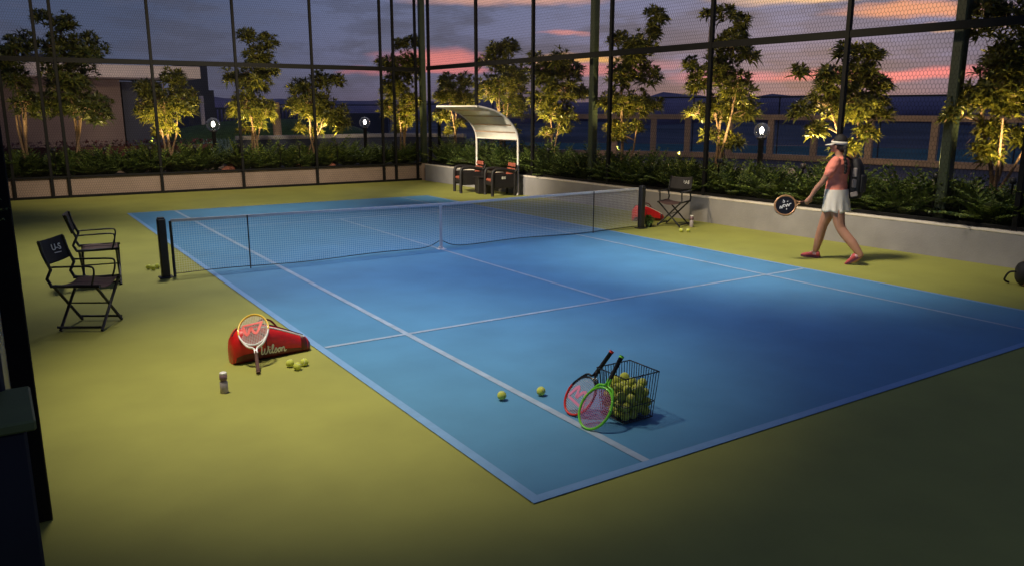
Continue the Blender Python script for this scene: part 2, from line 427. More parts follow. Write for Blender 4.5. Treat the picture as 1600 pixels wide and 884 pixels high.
TREES = [
 ((-4.96,12.24),[(0.06,3.61,0.41),(0.16,2.26,0.46),(-0.04,2.82,0.37),(-0.32,3.23,0.45)]),
 ((-3.83,12.21),[(-0.5,4.28,0.23),(0.15,4.16,0.22),(-0.14,4.06,0.22),(-0.24,3.61,0.41),(0.43,3.55,0.48),(-0.05,2.88,0.67),(0.55,2.11,0.51),(-0.33,2.22,0.47)]),
 ((-1.70,12.16),[(-0.48,2.64,0.34),(0.24,2.85,0.33),(0.49,2.28,0.48),(-0.13,2.11,0.6)]),
 ((0.53,12.11),[(-0.01,4.03,0.25),(0.48,3.9,0.28),(0.21,3.48,0.42),(-0.49,2.97,0.27),(0.17,2.85,0.53),(0.46,3.11,0.34),(-0.07,2.18,0.53),(0.36,2.05,0.34),(-0.49,2.05,0.23)]),
 ((2.17,12.07),[(0.34,2.92,0.31),(-0.29,2.69,0.31),(0.78,2.87,0.23),(0.11,2.24,0.66),(0.64,1.97,0.46),(-0.44,2.24,0.23),(0.87,1.7,0.27)]),
 ((5.00,12.00),[(0.08,3.96,0.26),(-0.36,3.44,0.32),(0.43,4.07,0.22),(0.12,3.29,0.53),(0.45,3.48,0.28),(-0.11,2.73,0.53),(0.34,2.31,0.36),(-0.4,2.12,0.32),(0.08,1.91,0.36)]),
 ((6.40,11.12),[(-0.25,2.95,0.28),(0.32,2.95,0.28),(-0.04,2.54,0.48),(-0.41,2.46,0.24),(-0.38,1.91,0.26),(0.31,2.39,0.36)]),
 ((6.49,8.58),[(0.2,3.79,0.28),(-0.19,3.71,0.26),(-0.47,3.4,0.24),(0.01,3.31,0.37),(-0.35,2.68,0.44),(0.2,2.75,0.55),(0.48,3.01,0.33),(0.33,2.19,0.44)]),
 ((6.58,6.15),[(-0.51,3.35,0.24),(0.04,3.26,0.37),(0.38,3.1,0.3),(-0.31,2.98,0.4),(0.16,2.63,0.54),(0.63,2.52,0.24),(-0.36,2.34,0.34),(-0.13,2.06,0.34),(0.28,1.95,0.25)]),
 ((6.67,3.58),[(0.63,4.13,0.28),(0.58,3.8,0.21),(-0.19,3.61,0.24),(0.29,3.55,0.34),(0.18,3.26,0.4),(0.55,2.85,0.31),(-0.07,2.85,0.4),(-0.31,2.28,0.36),(0.22,2.22,0.4),(0.64,2.22,0.21),(-0.13,1.65,0.27)]),
 ((6.77,0.73),[(-0.01,3.96,0.21),(-0.41,3.94,0.11),(0.28,3.8,0.18),(0.21,3.51,0.27),(0.03,3.34,0.33),(0.47,3.18,0.21),(-0.65,2.96,0.18),(-0.13,2.93,0.38),(0.17,2.49,0.44),(-0.46,2.62,0.27),(0.48,2.04,0.27),(-0.48,2.04,0.24),(0.01,2.07,0.38),(0.13,1.53,0.19)]),
 ((6.88,-2.22),[(-0.36,3.06,0.17),(-0.02,3.08,0.2),(0.19,2.98,0.14),(-1.04,2.72,0.14),(-0.01,2.7,0.37),(-0.54,2.58,0.31),(0.32,2.51,0.25),(-0.06,2.24,0.41),(-0.53,2.2,0.29),(-1.0,2.08,0.19),(0.36,2.08,0.27),(-0.73,1.77,0.17),(-0.1,1.45,0.16)]),
 ((6.96,-4.56),[(-0.42,3.56,0.25),(-0.47,3.21,0.16),(-0.06,3.4,0.34),(-0.15,2.82,0.38),(0.12,2.76,0.39),(-0.27,2.42,0.38),(0.13,2.26,0.41),(-0.55,2.19,0.22),(-0.82,1.99,0.11),(-0.08,1.79,0.23),(-0.22,1.52,0.2),(0.44,3.13,0.44),(0.65,2.31,0.44)]),
]
TLAB = ['dim tree cut by the left edge of the photo, behind the far fence','tall dark spreading tree behind the far fence in front of the pavilion','low round uplit tree behind the far fence beside the pavilion fascia','tall narrow uplit tree behind the far fence, right of the left globe lamp',
 'broad low uplit tree with bare splayed stems at the middle of the far fence','tall uplit tree behind the far fence next to the corner column','small round uplit tree just right of the corner, behind the curved shelter','tall uplit tree rising behind the curved canopy of the shelter',
 'uplit tree between the shelter and the olive column in the right bed','tall leaning-topped uplit tree directly right of the middle olive column','tallest uplit tree behind the director chair, left of the near globe lamp','wide uplit tree rising behind the woman in the coral shirt','large uplit tree cut by the right edge behind the nearest column']
UPL = []
def make_tree(i, base, clumps):
    random.seed(100+i)
    right = base[0] > 5.9
    z0 = .40
    root = thing('plumeria_tree', TLAB[i], 'tree', (base[0], base[1], z0), 0, 'uplit trees behind the fences')
    stems = MB(); lv = MB()
    nst = 4 if i not in (8,9) else 2
    nodes = []
    xs = [c[0] for c in clumps]; lo = min(c[1]-c[2] for c in clumps)
    for k in range(nst):
        tgt = random.choice(clumps[-max(3,len(clumps)//2):]) if k else clumps[len(clumps)//3]
        b0 = CR*(random.uniform(-.13,.13)) + CD*random.uniform(-.1,.1) + V((0,0,-.05))
        tx = xs and (min(xs)+ (max(xs)-min(xs))*(k+.5)/nst)*.62
        end = CR*tx + CD*random.uniform(-.3,.3) + V((0,0, max(.9, tgt[1]-z0)))
        mid1 = b0.lerp(end,.3) + CR*(-.25*tx) + V((0,0,.05)); mid2 = b0.lerp(end,.65)+CR*random.uniform(-.06,.06)+CD*random.uniform(-.06,.06)
        pts = catmull([b0, mid1, mid2, end], 5); r0 = random.uniform(.034,.048)
        stems.tube(pts, [r0*(1-.72*q/(len(pts)-1)) for q in range(len(pts))], 7)
        nodes += [(p, r0*(1-.72*q/(len(pts)-1))) for q, p in enumerate(pts) if q > len(pts)*.35]
    # leader up to the top clumps
    if i > 1: clumps = clumps + [(random.uniform(-.34,-.12), random.uniform(1.40,1.6), .17), (random.uniform(.1,.34), random.uniform(1.42,1.75), .19)]
    tops = sorted(clumps, key=lambda c: c[1])
    tip_pts = []
    for c in tops:
        cen = CR*c[0] + CD*random.uniform(-.25,.25)*min(1, c[2]*2.2) + V((0,0,c[1]-z0))
        # connect centre of the clump
        j = min(range(len(nodes)), key=lambda q: (nodes[q][0]-cen).length + (0 if nodes[q][0].z < cen.z else .6))
        a, ra = nodes[j]; r1 = min(ra*.8, .022)
        pp = catmull([a, a.lerp(cen,.5)+V((random.uniform(-.05,.05),random.uniform(-.05,.05),.06)), cen], 4)
        stems.tube(pp, [r1*(1-.6*q/(len(pp)-1)) for q in range(len(pp))], 6)
        nodes += [(p, r1*.6) for p in pp[2:]]
        rad = c[2]; rad *= 1.25; nr = max(9, int(270*rad*rad)+6)
        for q in range(nr):
            d = V((random.gauss(0,1), random.gauss(0,1), random.gauss(0,1)*.9)).normalized()
            rr = rad*random.uniform(.35,.95)*.82
            p = cen + CR*d.x*rr + CD*d.y*rr*1.05 + V((0,0,d.z*rr*.9))
            ax = (d*.7 + V((0,0,.9))).normalized()
            ax = CR*ax.x + CD*ax.y + V((0,0,ax.z))
            if q % 2 == 0:
                stems.tube([cen.lerp(p,.1), cen.lerp(p,.55)-V((0,0,.03)), p], [.009,.007,.005], 4)
            rosette(lv, p, ax, random.randint(9,12), random.uniform(.21,.27) if rad > .25 else .20, .041)
    stems.build('trunk', M_bark, root)
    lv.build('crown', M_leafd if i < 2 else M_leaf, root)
    UPL.append((base, right, i))
for i,(b,c) in enumerate(TREES): make_tree(i,b,c)

# ------------------------------------------------------------------ shrubs (arching pinnate fronds)
def frond(mb, base, az, L, elev, n=8, lw=.045, ll=.13):
    d = V((math.cos(az), math.sin(az), 0)); pts = []
    for k in range(n+2):
        t = k/(n+1); e = elev - t*t*1.0
        pts.append(base + d*L*(t*math.cos(elev)+.15*t*t) + V((0,0,L*(t*math.sin(elev) - .32*t*t*math.cos(elev)))))
    mb.tube(pts, [.007*(1-.7*k/(n+1)) for k in range(n+2)], 3, cap=False)
    s = V((-d.y, d.x, 0))
    for k in range(2, n+2):
        t = k/(n+1); tg = (pts[k]-pts[k-1]).normalized(); up = s.cross(tg)*-1
        sc = math.sin(min(1,t*.9+.15)*math.pi)**.6*.9 + .25
        for sg in (-1,1):
            dd = (s*sg*.85 + tg*.6 + V((0,0,.25))).normalized()
            w = lw*sc; l = ll*sc; p = pts[k]; sd = dd.cross(V((0,0,1))).normalized()
            vs = [p, p+dd*l*.45+sd*w*.5+V((0,0,.012)), p+dd*l - V((0,0,.02)), p+dd*l*.45-sd*w*.5+V((0,0,.012))]
            mb.add(vs, [(0,1,2,3)])
def shrub_mesh(seed):
    random.seed(seed); mb = MB()
    for k in range(30):
        az = k*2.4 + random.uniform(-.3,.3); el = random.uniform(.6,1.38)
        frond(mb, V((random.uniform(-.07,.07), random.uniform(-.07,.07), 0)), az, random.uniform(.48,.85), el, random.randint(8,10), .078, .160)
    me = mb.mesh('shrub'); me.materials.append(M_shrub); return me
SH = [shrub_mesh(40+k) for k in range(5)]
random.seed(11)
def put_shrub(p, s, label, group):
    o = bpy.data.objects.new('shrub', random.choice(SH)); COL.objects.link(o)
    o.location = p; o.rotation_euler = (random.uniform(-.1,.1), random.uniform(-.1,.1), random.uniform(0,6.28)); o.scale = (s,s,s*random.uniform(.9,1.1))
    tag(o, label, 'shrub', group)
for row,(off,n) in enumerate(((.42,24),(.85,20))):
    for k in range(n):
        x = -5.6 + (10.9)*(k+random.uniform(.1,.9))/n
        if row == 0 and (-.02 > x > -.5 or 1.5 < x < 1.8 or 2.4 < x < 2.75): continue
        y = 11.22 - .0236*x + .16 + off + random.uniform(-.08,.08)
        put_shrub((x,y,.41), random.uniform(.95,1.25)*(1 if row else .95), 'dark green arching shrub in the bed behind the far fence', 'shrubs behind the far fence')
for row,(off,n) in enumerate(((.45,38),(.85,34))):
    for k in range(n):
        y = 10.9 - 18.3*(k+random.uniform(.1,.9))/n
        x = 5.6 - .036*y + .1 + off + random.uniform(-.08,.08)
        if min((V((x,y))-V(c)).length for c in ((6.06,3.99),(6.37,-4.13))) < .25: continue
        put_shrub((x,y,.40), random.uniform(1.0,1.28), 'dark green arching shrub in the bed behind the right wall', 'shrubs behind the right wall')

# pale and rust stones lying in the beds
def rock(x, y, z, r, m, label, cat, group):
    mb = MB(); mb.sphere((0,0,0), (r*1.25, r*.7, r*.8), 12, 9)
    mb.v = [tuple(V(p)*(1+.28*mnoise.noise(V(p)*1.4/r+V((x,y,0))))) for p in mb.v]
    o = mb.build('boulder', m); o.location = (x,y,z+r*.5); o.rotation_euler = (0,0,x*7); tag(o, label, cat, group)
for x,y,r in ((6.85,6.9,.13),(6.9,4.7,.12),(6.95,2.6,.14),(6.9,1.75,.15),(6.98,1.2,.12),(7.0,-.25,.13),(7.05,-.8,.16),(7.05,-3.6,.13),(7.1,-5.3,.14)):
    rock(x,y,.40+.50, r*.55, M_stone, 'pale boulder in the strip behind the right hand shrubs', 'rock', 'pale boulders behind the right shrubs')
mbk = MB(); a_, b_ = V((6.98,11.3,0)), V((7.6,-9.9,0)); t_ = (b_-a_).normalized()
mbk.box((a_+b_)/2+V((0,0,.45)), ((b_-a_).length, .5, .9), Matrix((t_,V((-t_.y,t_.x,0)),V((0,0,1)))).transposed(), .01)
tag(mbk.build('bed_kerb', M_path), 'pale raised kerb running behind the right hand shrubs', 'kerb')
for x,y,r in ((-.35,11.75,.15),(-.2,11.95,.18),(1.62,11.72,.15),(1.7,11.95,.13),(2.55,11.7,.16)):
    rock(x,y,.40,r,M_rust,'rust red stone lying in a gap between the far shrubs','rock','rust stones between the far shrubs')

# ------------------------------------------------------------------ globe lamps
def globe_lamp(x, y, z, r, base, label):
    root = thing('globe_lamp', label, 'lamp', (x,y,base), 0, 'globe lamps in the planting beds')
    h = z-base
    MB().lathe([(.055,0),(.055,h-r-.02),(.09,h-r-.01),(.09,h-r+.035)], 14).build('post', M_black, root)
    gl = MB(); gl.sphere((0,0,h), r, 24, 16); gl.build('globe', M_gglass, root)
    b = MB(); b.lathe([(.02,h-r+.03),(.02,h-r*.35),(.028,h-r*.3)], 10); b.build('lamp_holder', M_black, root)
    b = MB(); b.sphere((0,0,h+.01),(r*.27,r*.27,r*.42),12,10); b.build('bulb', M_bulb, root)
    L = bpy.data.lights.new('globe_light','POINT'); L.energy = 8; L.specular_factor = 0; L.color = (1,.9,.78); L.shadow_soft_size = .05
    lo = bpy.data.objects.new('globe_light', L); COL.objects.link(lo); lo.location = (0,0,h+r*.62); lo.parent = root
globe_lamp(-.32,13.03,1.67,.19,.40,'glass globe lamp left of the tall narrow tree behind the far fence')
globe_lamp(4.19,12.92,1.69,.17,.40,'glass globe lamp standing alone in the gap left of the far corner')
globe_lamp(6.74,12.82,1.81,.16,.40,'small glass globe lamp by the front tip of the shelter canopy')
globe_lamp(7.15,.03,1.69,.155,.40,'largest glass globe lamp on a black post beside the woman')

# ------------------------------------------------------------------ background: pavilion, tower, lawn, glazed screen
pv = thing('pavilion', 'single storey pavilion with pale flat roof fascia and pinkish wall', 'building', (-2,19,0))
MB().box((-1.6,2.0,3.32),(8.7,4.0,.40),None,.01).build('roof_fascia', M_fascia, pv)
MB().box((-2.6,3.2,1.5),(6.0,3.0,3.2)).build('wall', M_plaster, pv)
MB().box((1.2,3.4,1.5),(1.35,2.2,3.1)).build('recess_wall', M_slate, pv)
MB().box((-1.2,3.3,3.72),(2.3,1.6,.40),None,.01).build('roof_block', M_slate, pv)
MB().box((-5.6,-.2,1.5),(.3,.3,3.0),None,.01).build('column', M_plaster, pv)
tw = thing('tower', 'dark slate tower block with stepped side beyond the pavilion', 'building', (2.6,32,0))
MB().box((.47,0,2.0),(1.02,3,4.6)).build('main_block', M_slate, tw)
MB().box((1.13,0,1.48),(.30,2.4,3.0)).build('step_block', M_slate, tw)
tw2 = MB(); tw2.lathe([(.09,0),(.09,2.65)],12,(2.45,27,0)); tag(tw2.build('flue_pipe', M_fascia), 'pale upright pipe in front of the slate tower', 'pipe')
rh = MB()
random.seed(5)
for k in range(1500):
    p = V((random.uniform(-6.2,.2), 15.6+random.uniform(-.3,.3), .75+random.uniform(0,.42)))
    leaf(rh, p, V((random.gauss(0,1),random.gauss(0,1),random.uniform(0,1))), V((0,0,1)), .12,.06,.3)
rh.box((-3,15.6,.78),(6.4,.5,.5))
tag(rh.build('hedge', M_hedge), 'low clipped dark red hedge in front of the pavilion', 'hedge')
wl_ = MB(); wl_.box((-3.0,15.6,.26),(6.8,.8,.56),None,.01); tag(wl_.build('planter_trough', M_panel), 'pale planter trough holding the red hedge', 'planter')
# lawn mound, paths, kerb strips
mb = MB(); n = 28; rings = []
for i in range(n+1):
    x = 1.0 + 9*i/n; h = .55*math.sin(math.pi*i/n)**.7
    rings.append([V((x,24,-.02)), V((x,24.8,h+.7)), V((x,27,h+1.1)), V((x,30,h+.6)), V((x,31,-.02))])
mb.loft(rings); struct(mb.build('lawn', M_lawn, fix=True))
struct(sheet('slate_path', [(-.5,15.2),(8.5,15.2),(11,19.5),(0,23)], -.02, M_bluep))
for a,b,w,hh in (((.6,14.3),(6.2,14.4),.20,1.30),((6.2,14.4),(7.6,12.6),.20,1.30)):
    a = V((*a,0)); b = V((*b,0)); t_ = (b-a).normalized(); k = MB()
    k = thing('low_wall', 'dark low wall with pale coping behind the far trees' if a.x < 1 else 'short return of the dark coped low wall at the far corner', 'wall')
    Mk = Matrix((t_,V((-t_.y,t_.x,0)),V((0,0,1)))).transposed()
    MB().box((a+b)/2+V((0,0,(hh-.12)/2)), ((b-a).length, w-.04, hh-.12), Mk, .01).build('wall_body', M_slate, k)
    MB().box((a+b)/2+V((0,0,hh-.06)), ((b-a).length, w, .12), Mk, .01).build('coping', M_path, k)
k = MB(); k.tube([(2.05,14.9,0),(2.06,14.9,1.2),(2.03,14.9,2.3)],[.15,.135,.13],12); tag(k.build('timber_post', M_tan), 'brown timber post between two trees behind the far fence', 'post')
pl = thing('agave_plant', 'grey blue spiky agave clump right of the left globe lamp', 'plant', (.62,16.5,.0))
mb = MB()
for k in range(150):
    az = k*2.4; el = random.uniform(.15,1.5); d = V((math.cos(az)*math.cos(el), math.sin(az)*math.cos(el), math.sin(el)))
    leaf(mb, V((random.uniform(-.5,.9),random.uniform(-.3,.3),.6)), d, V((0,0,1)), .75,.05,.25)
mb.build('leaf_clump', mat('agave_leaf',(.10,.17,.19),.5,island=1,col2=(.16,.24,.26)), pl)
MB().lathe([(.5,0),(.62,.6)],16).build('pot', M_slate, pl)
# far slatted fence and grey wall beyond the lawn
fs_ = thing('slat_fence', 'dark slatted fence on the far side of the lawn', 'fence', (0,0,0))
for k in range(34): MB().box((2.6+k*.2,33.0,1.15),(.11,.04,2.0)).build('slat', M_slate, fs_)
MB().box((6,33.05,2.1),(7.2,.06,.1)).build('rail', M_slate, fs_)
gw = MB(); gw.box((11.7,33,.75),(4.4,.3,2.2),Matrix.Rotation(-.25,3,'Z'),.01); tag(gw.build('boundary_wall', M_slate), 'dark purple grey wall beyond the globe lamp at the far corner', 'wall')
# glazed screen
G = [V((14.8,22.6,0)),V((16.6,20.5,0)),V((18.66,18.06,0)),V((19.82,16.72,0)),V((20.77,15.52,0)),V((21.63,13.84,0)),V((22.42,12.26,0)),V((22.91,10.44,0)),V((23.39,8.27,0)),V((23.8,5.91,0)),V((24.26,3.74,0)),V((24.6,1.4,0)),V((24.8,-1.2,0)),V((24.9,-4,0))]
gs = thing('glazed_screen', 'long tan framed glass screen along the sea side of the podium', 'screen')
for i,p in enumerate(G):
    a = G[max(i-1,0)]; b = G[min(i+1,len(G)-1)]; t_ = (b-a).normalized()
    M = Matrix((t_,V((-t_.y,t_.x,0)),V((0,0,1)))).transposed()
    MB().box(p+V((0,0,.9)),(.26,.2,1.5),M,.01).build('mullion', M_tan, gs)
    if i < len(G)-1:
        q = G[i+1]; t2 = (q-p).normalized(); M2 = Matrix((t2,V((-t2.y,t2.x,0)),V((0,0,1)))).transposed(); L_ = (q-p).length
        for z,h in ((1.76,.22),(.1,.24)): MB().box((p+q)/2+V((0,0,z)),(L_+.05,.24,h),M2,.01).build('beam', M_tan, gs)
        MB().box((p+q)/2+V((0,0,.95)),(L_-.3,.012,1.4),M2).build('pane', M_pane, gs)
gr = thing('guard_rail', 'thin dark guard rail running above the tan glass screen', 'railing')
for i,p in enumerate(G):
    pp = p*1.06; MB().tube([pp+V((0,0,0)), pp+V((0,0,2.62))],.03,6).build('upright', M_black, gr) if i % 2 == 0 else None
MB().tube([p*1.06+V((0,0,2.62)) for p in G],.035,6).build('top_rail', M_black, gr)
gr2 = thing('guard_rail', 'thin dark guard rail above the wall beyond the far corner', 'railing')
PTS = [V((6.5,34,2.3)),V((10,33.4,2.3)),V((13.5,31.5,2.3)),V((17,28,2.4))]
MB().tube(PTS,.03,6).build('top_rail', M_black, gr2)
for p in PTS: MB().tube([V((p.x,p.y,0)),p],.03,6).build('upright', M_black, gr2)
struct(sheet('pool_water', [(15.2,22.9),(16.9,20.8),(20.1,17.0),(21.9,14.0),(23.2,10.6),(24.1,6),(24.9,1.4),(25.2,-4),(42,-8),(42,1),(39,10),(34,19),(29,26),(21,34)], .0, M_pool))

# ------------------------------------------------------------------ left outside: navy wall, ledge
nw = thing('outer_wall', 'near black navy wall panels outside the left fence', 'wall')
MB().box((-6.365,1.6,1.6),(1.2,19.0,3.2),None,.01).build('wall_body', M_navy, nw)
MB().box((-5.76,-4.2,1.55),(.012,1.6,1.3)).build('louvre_panel', M_post, nw)
lg = thing('ledge_block', 'navy block with a green top ledge at the lower left corner', 'planter', (-6.3,-8.05,0))
MB().box((-.05,.0,.62),(1.25,.30,1.24),None,.008).build('block_body', M_navy, lg)
MB().box((-.025,-.0,1.258),(1.25,.34,.032),None,.006).build('ledge', M_ledge, lg)
MB().box((.42,.06,1.303),(.12,.16,.06),None,.01).build('foot_block', M_black, lg)
put_shrub((-5.95,-6.6,1.55),.5,'dim shrub on the navy wall at the left edge','left edge shrubs')
o_ = bpy.context.scene.objects

# ------------------------------------------------------------------ net
net = thing('tennis_net', 'tennis net with white tape and black posts across the blue court', 'net', (0,0,0))
NA, NB = V((-3.99,.12,0)), V((4.05,.03,0)); nt_ = (NB-NA).normalized()
rotn = math.atan2(nt_.y, nt_.x); Mn = Matrix.Rotation(rotn,3,'Z')
for p,w in ((NA,.10),(NB,.10)):
    b = MB(); b.box(p+V((0,0,.38)),(w,w,.76),Mn,.012); b.box(p+V((0,0,.765)),(w*.8,w*.8,.02),Mn,.006); b.box(p+V((0,0,.008)),(.17,.17,.014),Mn,.004); b.build('net_post', M_black, net)
pA = along(NA,NB,.0135); MB().tube([pA+V((0,0,.0)),pA+V((0,0,.72))],.018,8).build('end_stick', M_black, net)
def ntop(s): return .725 - .035*(1-abs(2*s-1))
def nbot(s):
    d = abs(s-.493)*8.0
    return .035 + .115*math.exp(-(d/.16)**1.3) + .012*math.sin(s*21)
SEG = 200; nm = MB(); ss = [ .014 + .974*i/SEG for i in range(SEG+1)]
nv = 24
for i in range(260):
    s = .014 + .974*i/259; p = along(NA,NB,s)
    nm.tube([p+V((0,0,nbot(s))), p+V((0,0,ntop(s)))], .0014, 3, cap=False, smooth=False)
for j in range(nv):
    q = j/(nv-1); nm.tube([along(NA,NB,s)+V((0,0,nbot(s)+(ntop(s)-nbot(s))*q)) for s in ss[::4]], .0014, 3, cap=False, smooth=False)
nm.build('net_mesh', M_net, net)
tp = MB(); rings = []
for s in ss[::2]:
    p = along(NA,NB,s); n_ = V((-nt_.y,nt_.x,0)); z = ntop(s)
    rings.append([p+n_*.009+V((0,0,z+.018)), p-n_*.009+V((0,0,z+.018)), p-n_*.009+V((0,0,z-.018)), p+n_*.009+V((0,0,z-.018))])
tp.loft(rings, smooth=False); tp.build('head_tape', M_netband, net)
MB().tube([along(NA,NB,s)+V((0,0,nbot(s))) for s in ss], .006, 5).build('bottom_cord', M_black, net)
cs = MB(); p = along(NA,NB,.493); cs.box(p+V((0,-.012,.375)),(.05,.012,.66),Mn,.003); cs.box(p+V((0,0,.021)),(.06,.06,.04),Mn,.006); cs.box(p+V((0,-.02,.006)),(.13,.10,.008),Mn,.003)
cs.build('centre_strap', M_netband, net)
for s in (.133,.862):
    p = along(NA,NB,s)-V((0,.014,0)); MB().tube([p+V((0,0,.01)),p+V((0,0,ntop(s)+.015))],.009,6).build('singles_stick', M_black, net)

# ------------------------------------------------------------------ balls
def ball_mesh():
    mb = MB(); mb.sphere((0,0,0), .034, 20, 12); n0 = len(mb.f); mb.cur = 1
    c = []
    for k in range(60):
        t = 2*math.pi*k/60; a = .44*math.pi; # seam curve on a sphere
        th = math.pi/2 - (math.pi/2 - .9)*math.cos(t)*0 - .62*math.cos(2*t)*1.0; ph = t
        c.append(V((math.sin(th)*math.cos(ph), math.sin(th)*math.sin(ph), math.cos(th)))*.0335)
    mb.tube(c, .0016, 4, closed=True)
    me = mb.mesh('tennis_ball'); me.materials.append(M_ball); me.materials.append(M_seam); return me
BALL = ball_mesh()
def ball(p, label, group):
    o = bpy.data.objects.new('tennis_ball', BALL); COL.objects.link(o); o.location = p
    o.rotation_euler = (random.uniform(0,6),random.uniform(0,6),random.uniform(0,6)); return tag(o, label, 'ball', group)
random.seed(3)
ball((-2.73,-5.96,.042),'tennis ball on blue court outside the singles line, farther from the basket','balls on the blue court')
ball((-2.43,-6.04,.042),'tennis ball on blue court inside the singles line, nearer the red racket','balls on the blue court')
for (x,y),l in zip(((-3.80,-4.32),(-3.775,-4.435),(-3.69,-4.36)),('left ball of the three by the red racket bag','front ball of the three by the red racket bag','right ball of the three by the red racket bag')): ball((x,y,.034),'tennis ball, '+l,'balls by the red bag')
for (x,y),l in zip(((-4.09,.80),(-4.045,.70),(-3.975,.80)),('left','front','right')): ball((x,y,.036),f'tennis ball at the {l} of the trio beside the left net post','balls by the left net post')
for (x,y),l in zip(((4.33,-.70),(4.43,-.77)),('left','right')): ball((x,y,.036),f'{l} one of two tennis balls in front of the chair by the right wall','balls by the right chair')

# basket
BX = V((-2.165,-6.71,.008)); HB, HT, BH = .125, .152, .345
bk = thing('wire_basket', 'black wire basket full of tennis balls on the blue court', 'basket', BX)
def bpt(u, z):   # perimeter param u in 0..4
    h = HB + (HT-HB)*z/BH; k = int(u) % 4; f = u-int(u); c = [(-1,-1),(1,-1),(1,1),(-1,1)]
    a = c[k]; b = c[(k+1)%4]; return V((h*(a[0]+(b[0]-a[0])*f), h*(a[1]+(b[1]-a[1])*f), z))
w_ = MB()
for k in range(48): w_.tube([bpt(k/12,.012),bpt(k/12,BH)],.0028,5)
w_.build('upright_wires', M_black, bk)
for nm_,z,r in (('rim',BH,.0048),('middle_hoop',.13,.003),('lower_hoop',.014,.005)): MB().tube([bpt(k,z) for k in range(4)],r,6,closed=True).build(nm_, M_black, bk)
g = MB()
for k in range(9):
    x = -HB + 2*HB*k/8; g.tube([(x,-HB,.012),(x,HB,.012)],.002,4); g.tube([(-HB,x,.015),(HB,x,.015)],.002,4)
g.build('base_grid', M_black, bk)
# let balls settle (simple relaxation)
NBALL = 54; r_ = .0335
P = np.stack([rng.uniform(-.07,.07,NBALL), rng.uniform(-.07,.07,NBALL), .06+np.arange(NBALL)*.03],1)
for it in range(1600):
    P[:,2] -= .0016 if it < 1450 else 0
    for _ in range(6):
        d = P[:,None]-P[None]; l = np.linalg.norm(d,axis=2)+np.eye(NBALL); ov = np.clip(2*r_-l,0,None); np.fill_diagonal(ov,0)
        P += ((d/l[...,None])*ov[...,None]*.5).sum(1)*.8
        P[:,2] = np.maximum(P[:,2], .018+r_)
        lim = HB+(HT-HB)*P[:,2]/BH - r_ - .004
        P[:,0] = np.clip(P[:,0],-lim,lim); P[:,1] = np.clip(P[:,1],-lim,lim)
for p in P: ball(BX+V(p), 'yellow green tennis ball heaped inside the black wire basket', 'balls in the wire basket')

# ------------------------------------------------------------------ rackets
def racket(name, label, base, tip, xdir, mats, L=.58, hw=.125, hl=.155, head_down=False, gripm=M_bgrip, strm=M_string, logo=None, logom=None):
    """axis goes from base to tip; handle at the base unless head_down"""
    base, tip = V(base), V(tip); z = (tip-base).normalized()
    org = base if not head_down else base + z*L; zz = z if not head_down else -z
    root = thing(name, label, 'racket', org); root.rotation_mode = 'QUATERNION'
    root.rotation_quaternion = aim(xdir, zz).to_quaternion()
    cz = L - hl; m1, m2 = mats       # m1 tip half, m2 throat half
    def el(a, k=1.): return V((hw*k*math.sin(a), 0, cz+hl*k*math.cos(a)))
    n = 40
    MB().tube([el(-1.75+3.5*i/n) for i in range(n+1)], .0085, 8, ry=.012, up=(1,0,0)).build('head_frame', m1, root)
    t = MB(); t.tube([el(1.75+(2*math.pi-3.5)*i/n) for i in range(n+1)], .0083, 8, ry=.0118, up=(1,0,0))
    hz = L*.36
    for s in (-1,1): t.tube(catmull([el(s*2.15), (s*hw*.52,0,cz-hl*1.02), (s*.014,0,hz+.03), (s*.008,0,hz-.02)],5), .0088, 8, ry=.0118, up=(1,0,0))
    t.build('throat', m2, root)
    gmb = MB(); gmb.tube([(0,0,hz+.0),(0,0,hz-.02),(0,0,.012)],[.0125,.0145,.0155],8); gmb.build('grip', gripm, root)
    MB().tube([(0,0,.016),(0,0,0)],[.018,.0175],8).build('butt_cap', m1 if head_down else gripm, root)
    s = MB()
    for k in range(-8,9):
        x = k*.0138; f = 1-(x/hw)**2
        if f > .05: h = hl*math.sqrt(f); s.tube([(x,0,cz-h),(x,0,cz+h)],.0017,3,cap=False,smooth=False)
    for k in range(-10,11):
        zc = k*.0144; f = 1-(zc/hl)**2
        if f > .05: h = hw*math.sqrt(f); s.tube([(-h,.0012,cz+zc),(h,.0012,cz+zc)],.0017,3,cap=False,smooth=False)
    s.build('strings', strm, root)
    if logo:
        lm = MB()
        for st,w in logo:
            for sg in (-1,1): lm.ribbon(cat2(st,4), w, lambda x,y,sg=sg: V((x, sg*.0032, cz+y)))
        lm.build('string_stencil', logom, root)
    return root
W_LOGO = [([(-.085,.05),(-.055,-.045),(-.02,.03)],.022),([(-.02,.03),(.02,-.045),(.07,.05)],.022),([(-.085,.058),(.085,.058)],.018)]
racket('tennis_racket','white and yellow tennis racket leaning head-up on the red racket bag',(-4.082,-4.377,.018),(-3.992,-3.95,.375),CR,(M_yel,M_wht),.59,gripm=M_grip,logo=W_LOGO,logom=M_redl)
racket('tennis_racket','red and black tennis racket leaning on the basket, farther from the camera',(-2.485,-6.455,.018),(-2.21,-6.575,.445),V((.25,-1,.1)),(M_redl,M_blk),.54,.115,.148,True,strm=M_string,logo=W_LOGO,logom=M_pinkst)
racket('tennis_racket','bright green tennis racket leaning on the basket, nearest the camera',(-2.555,-6.742,.018),(-2.25,-6.735,.465),V((.35,-1,.1)),(M_grn,M_grn),.55,.118,.15,True,strm=M_pinkst)

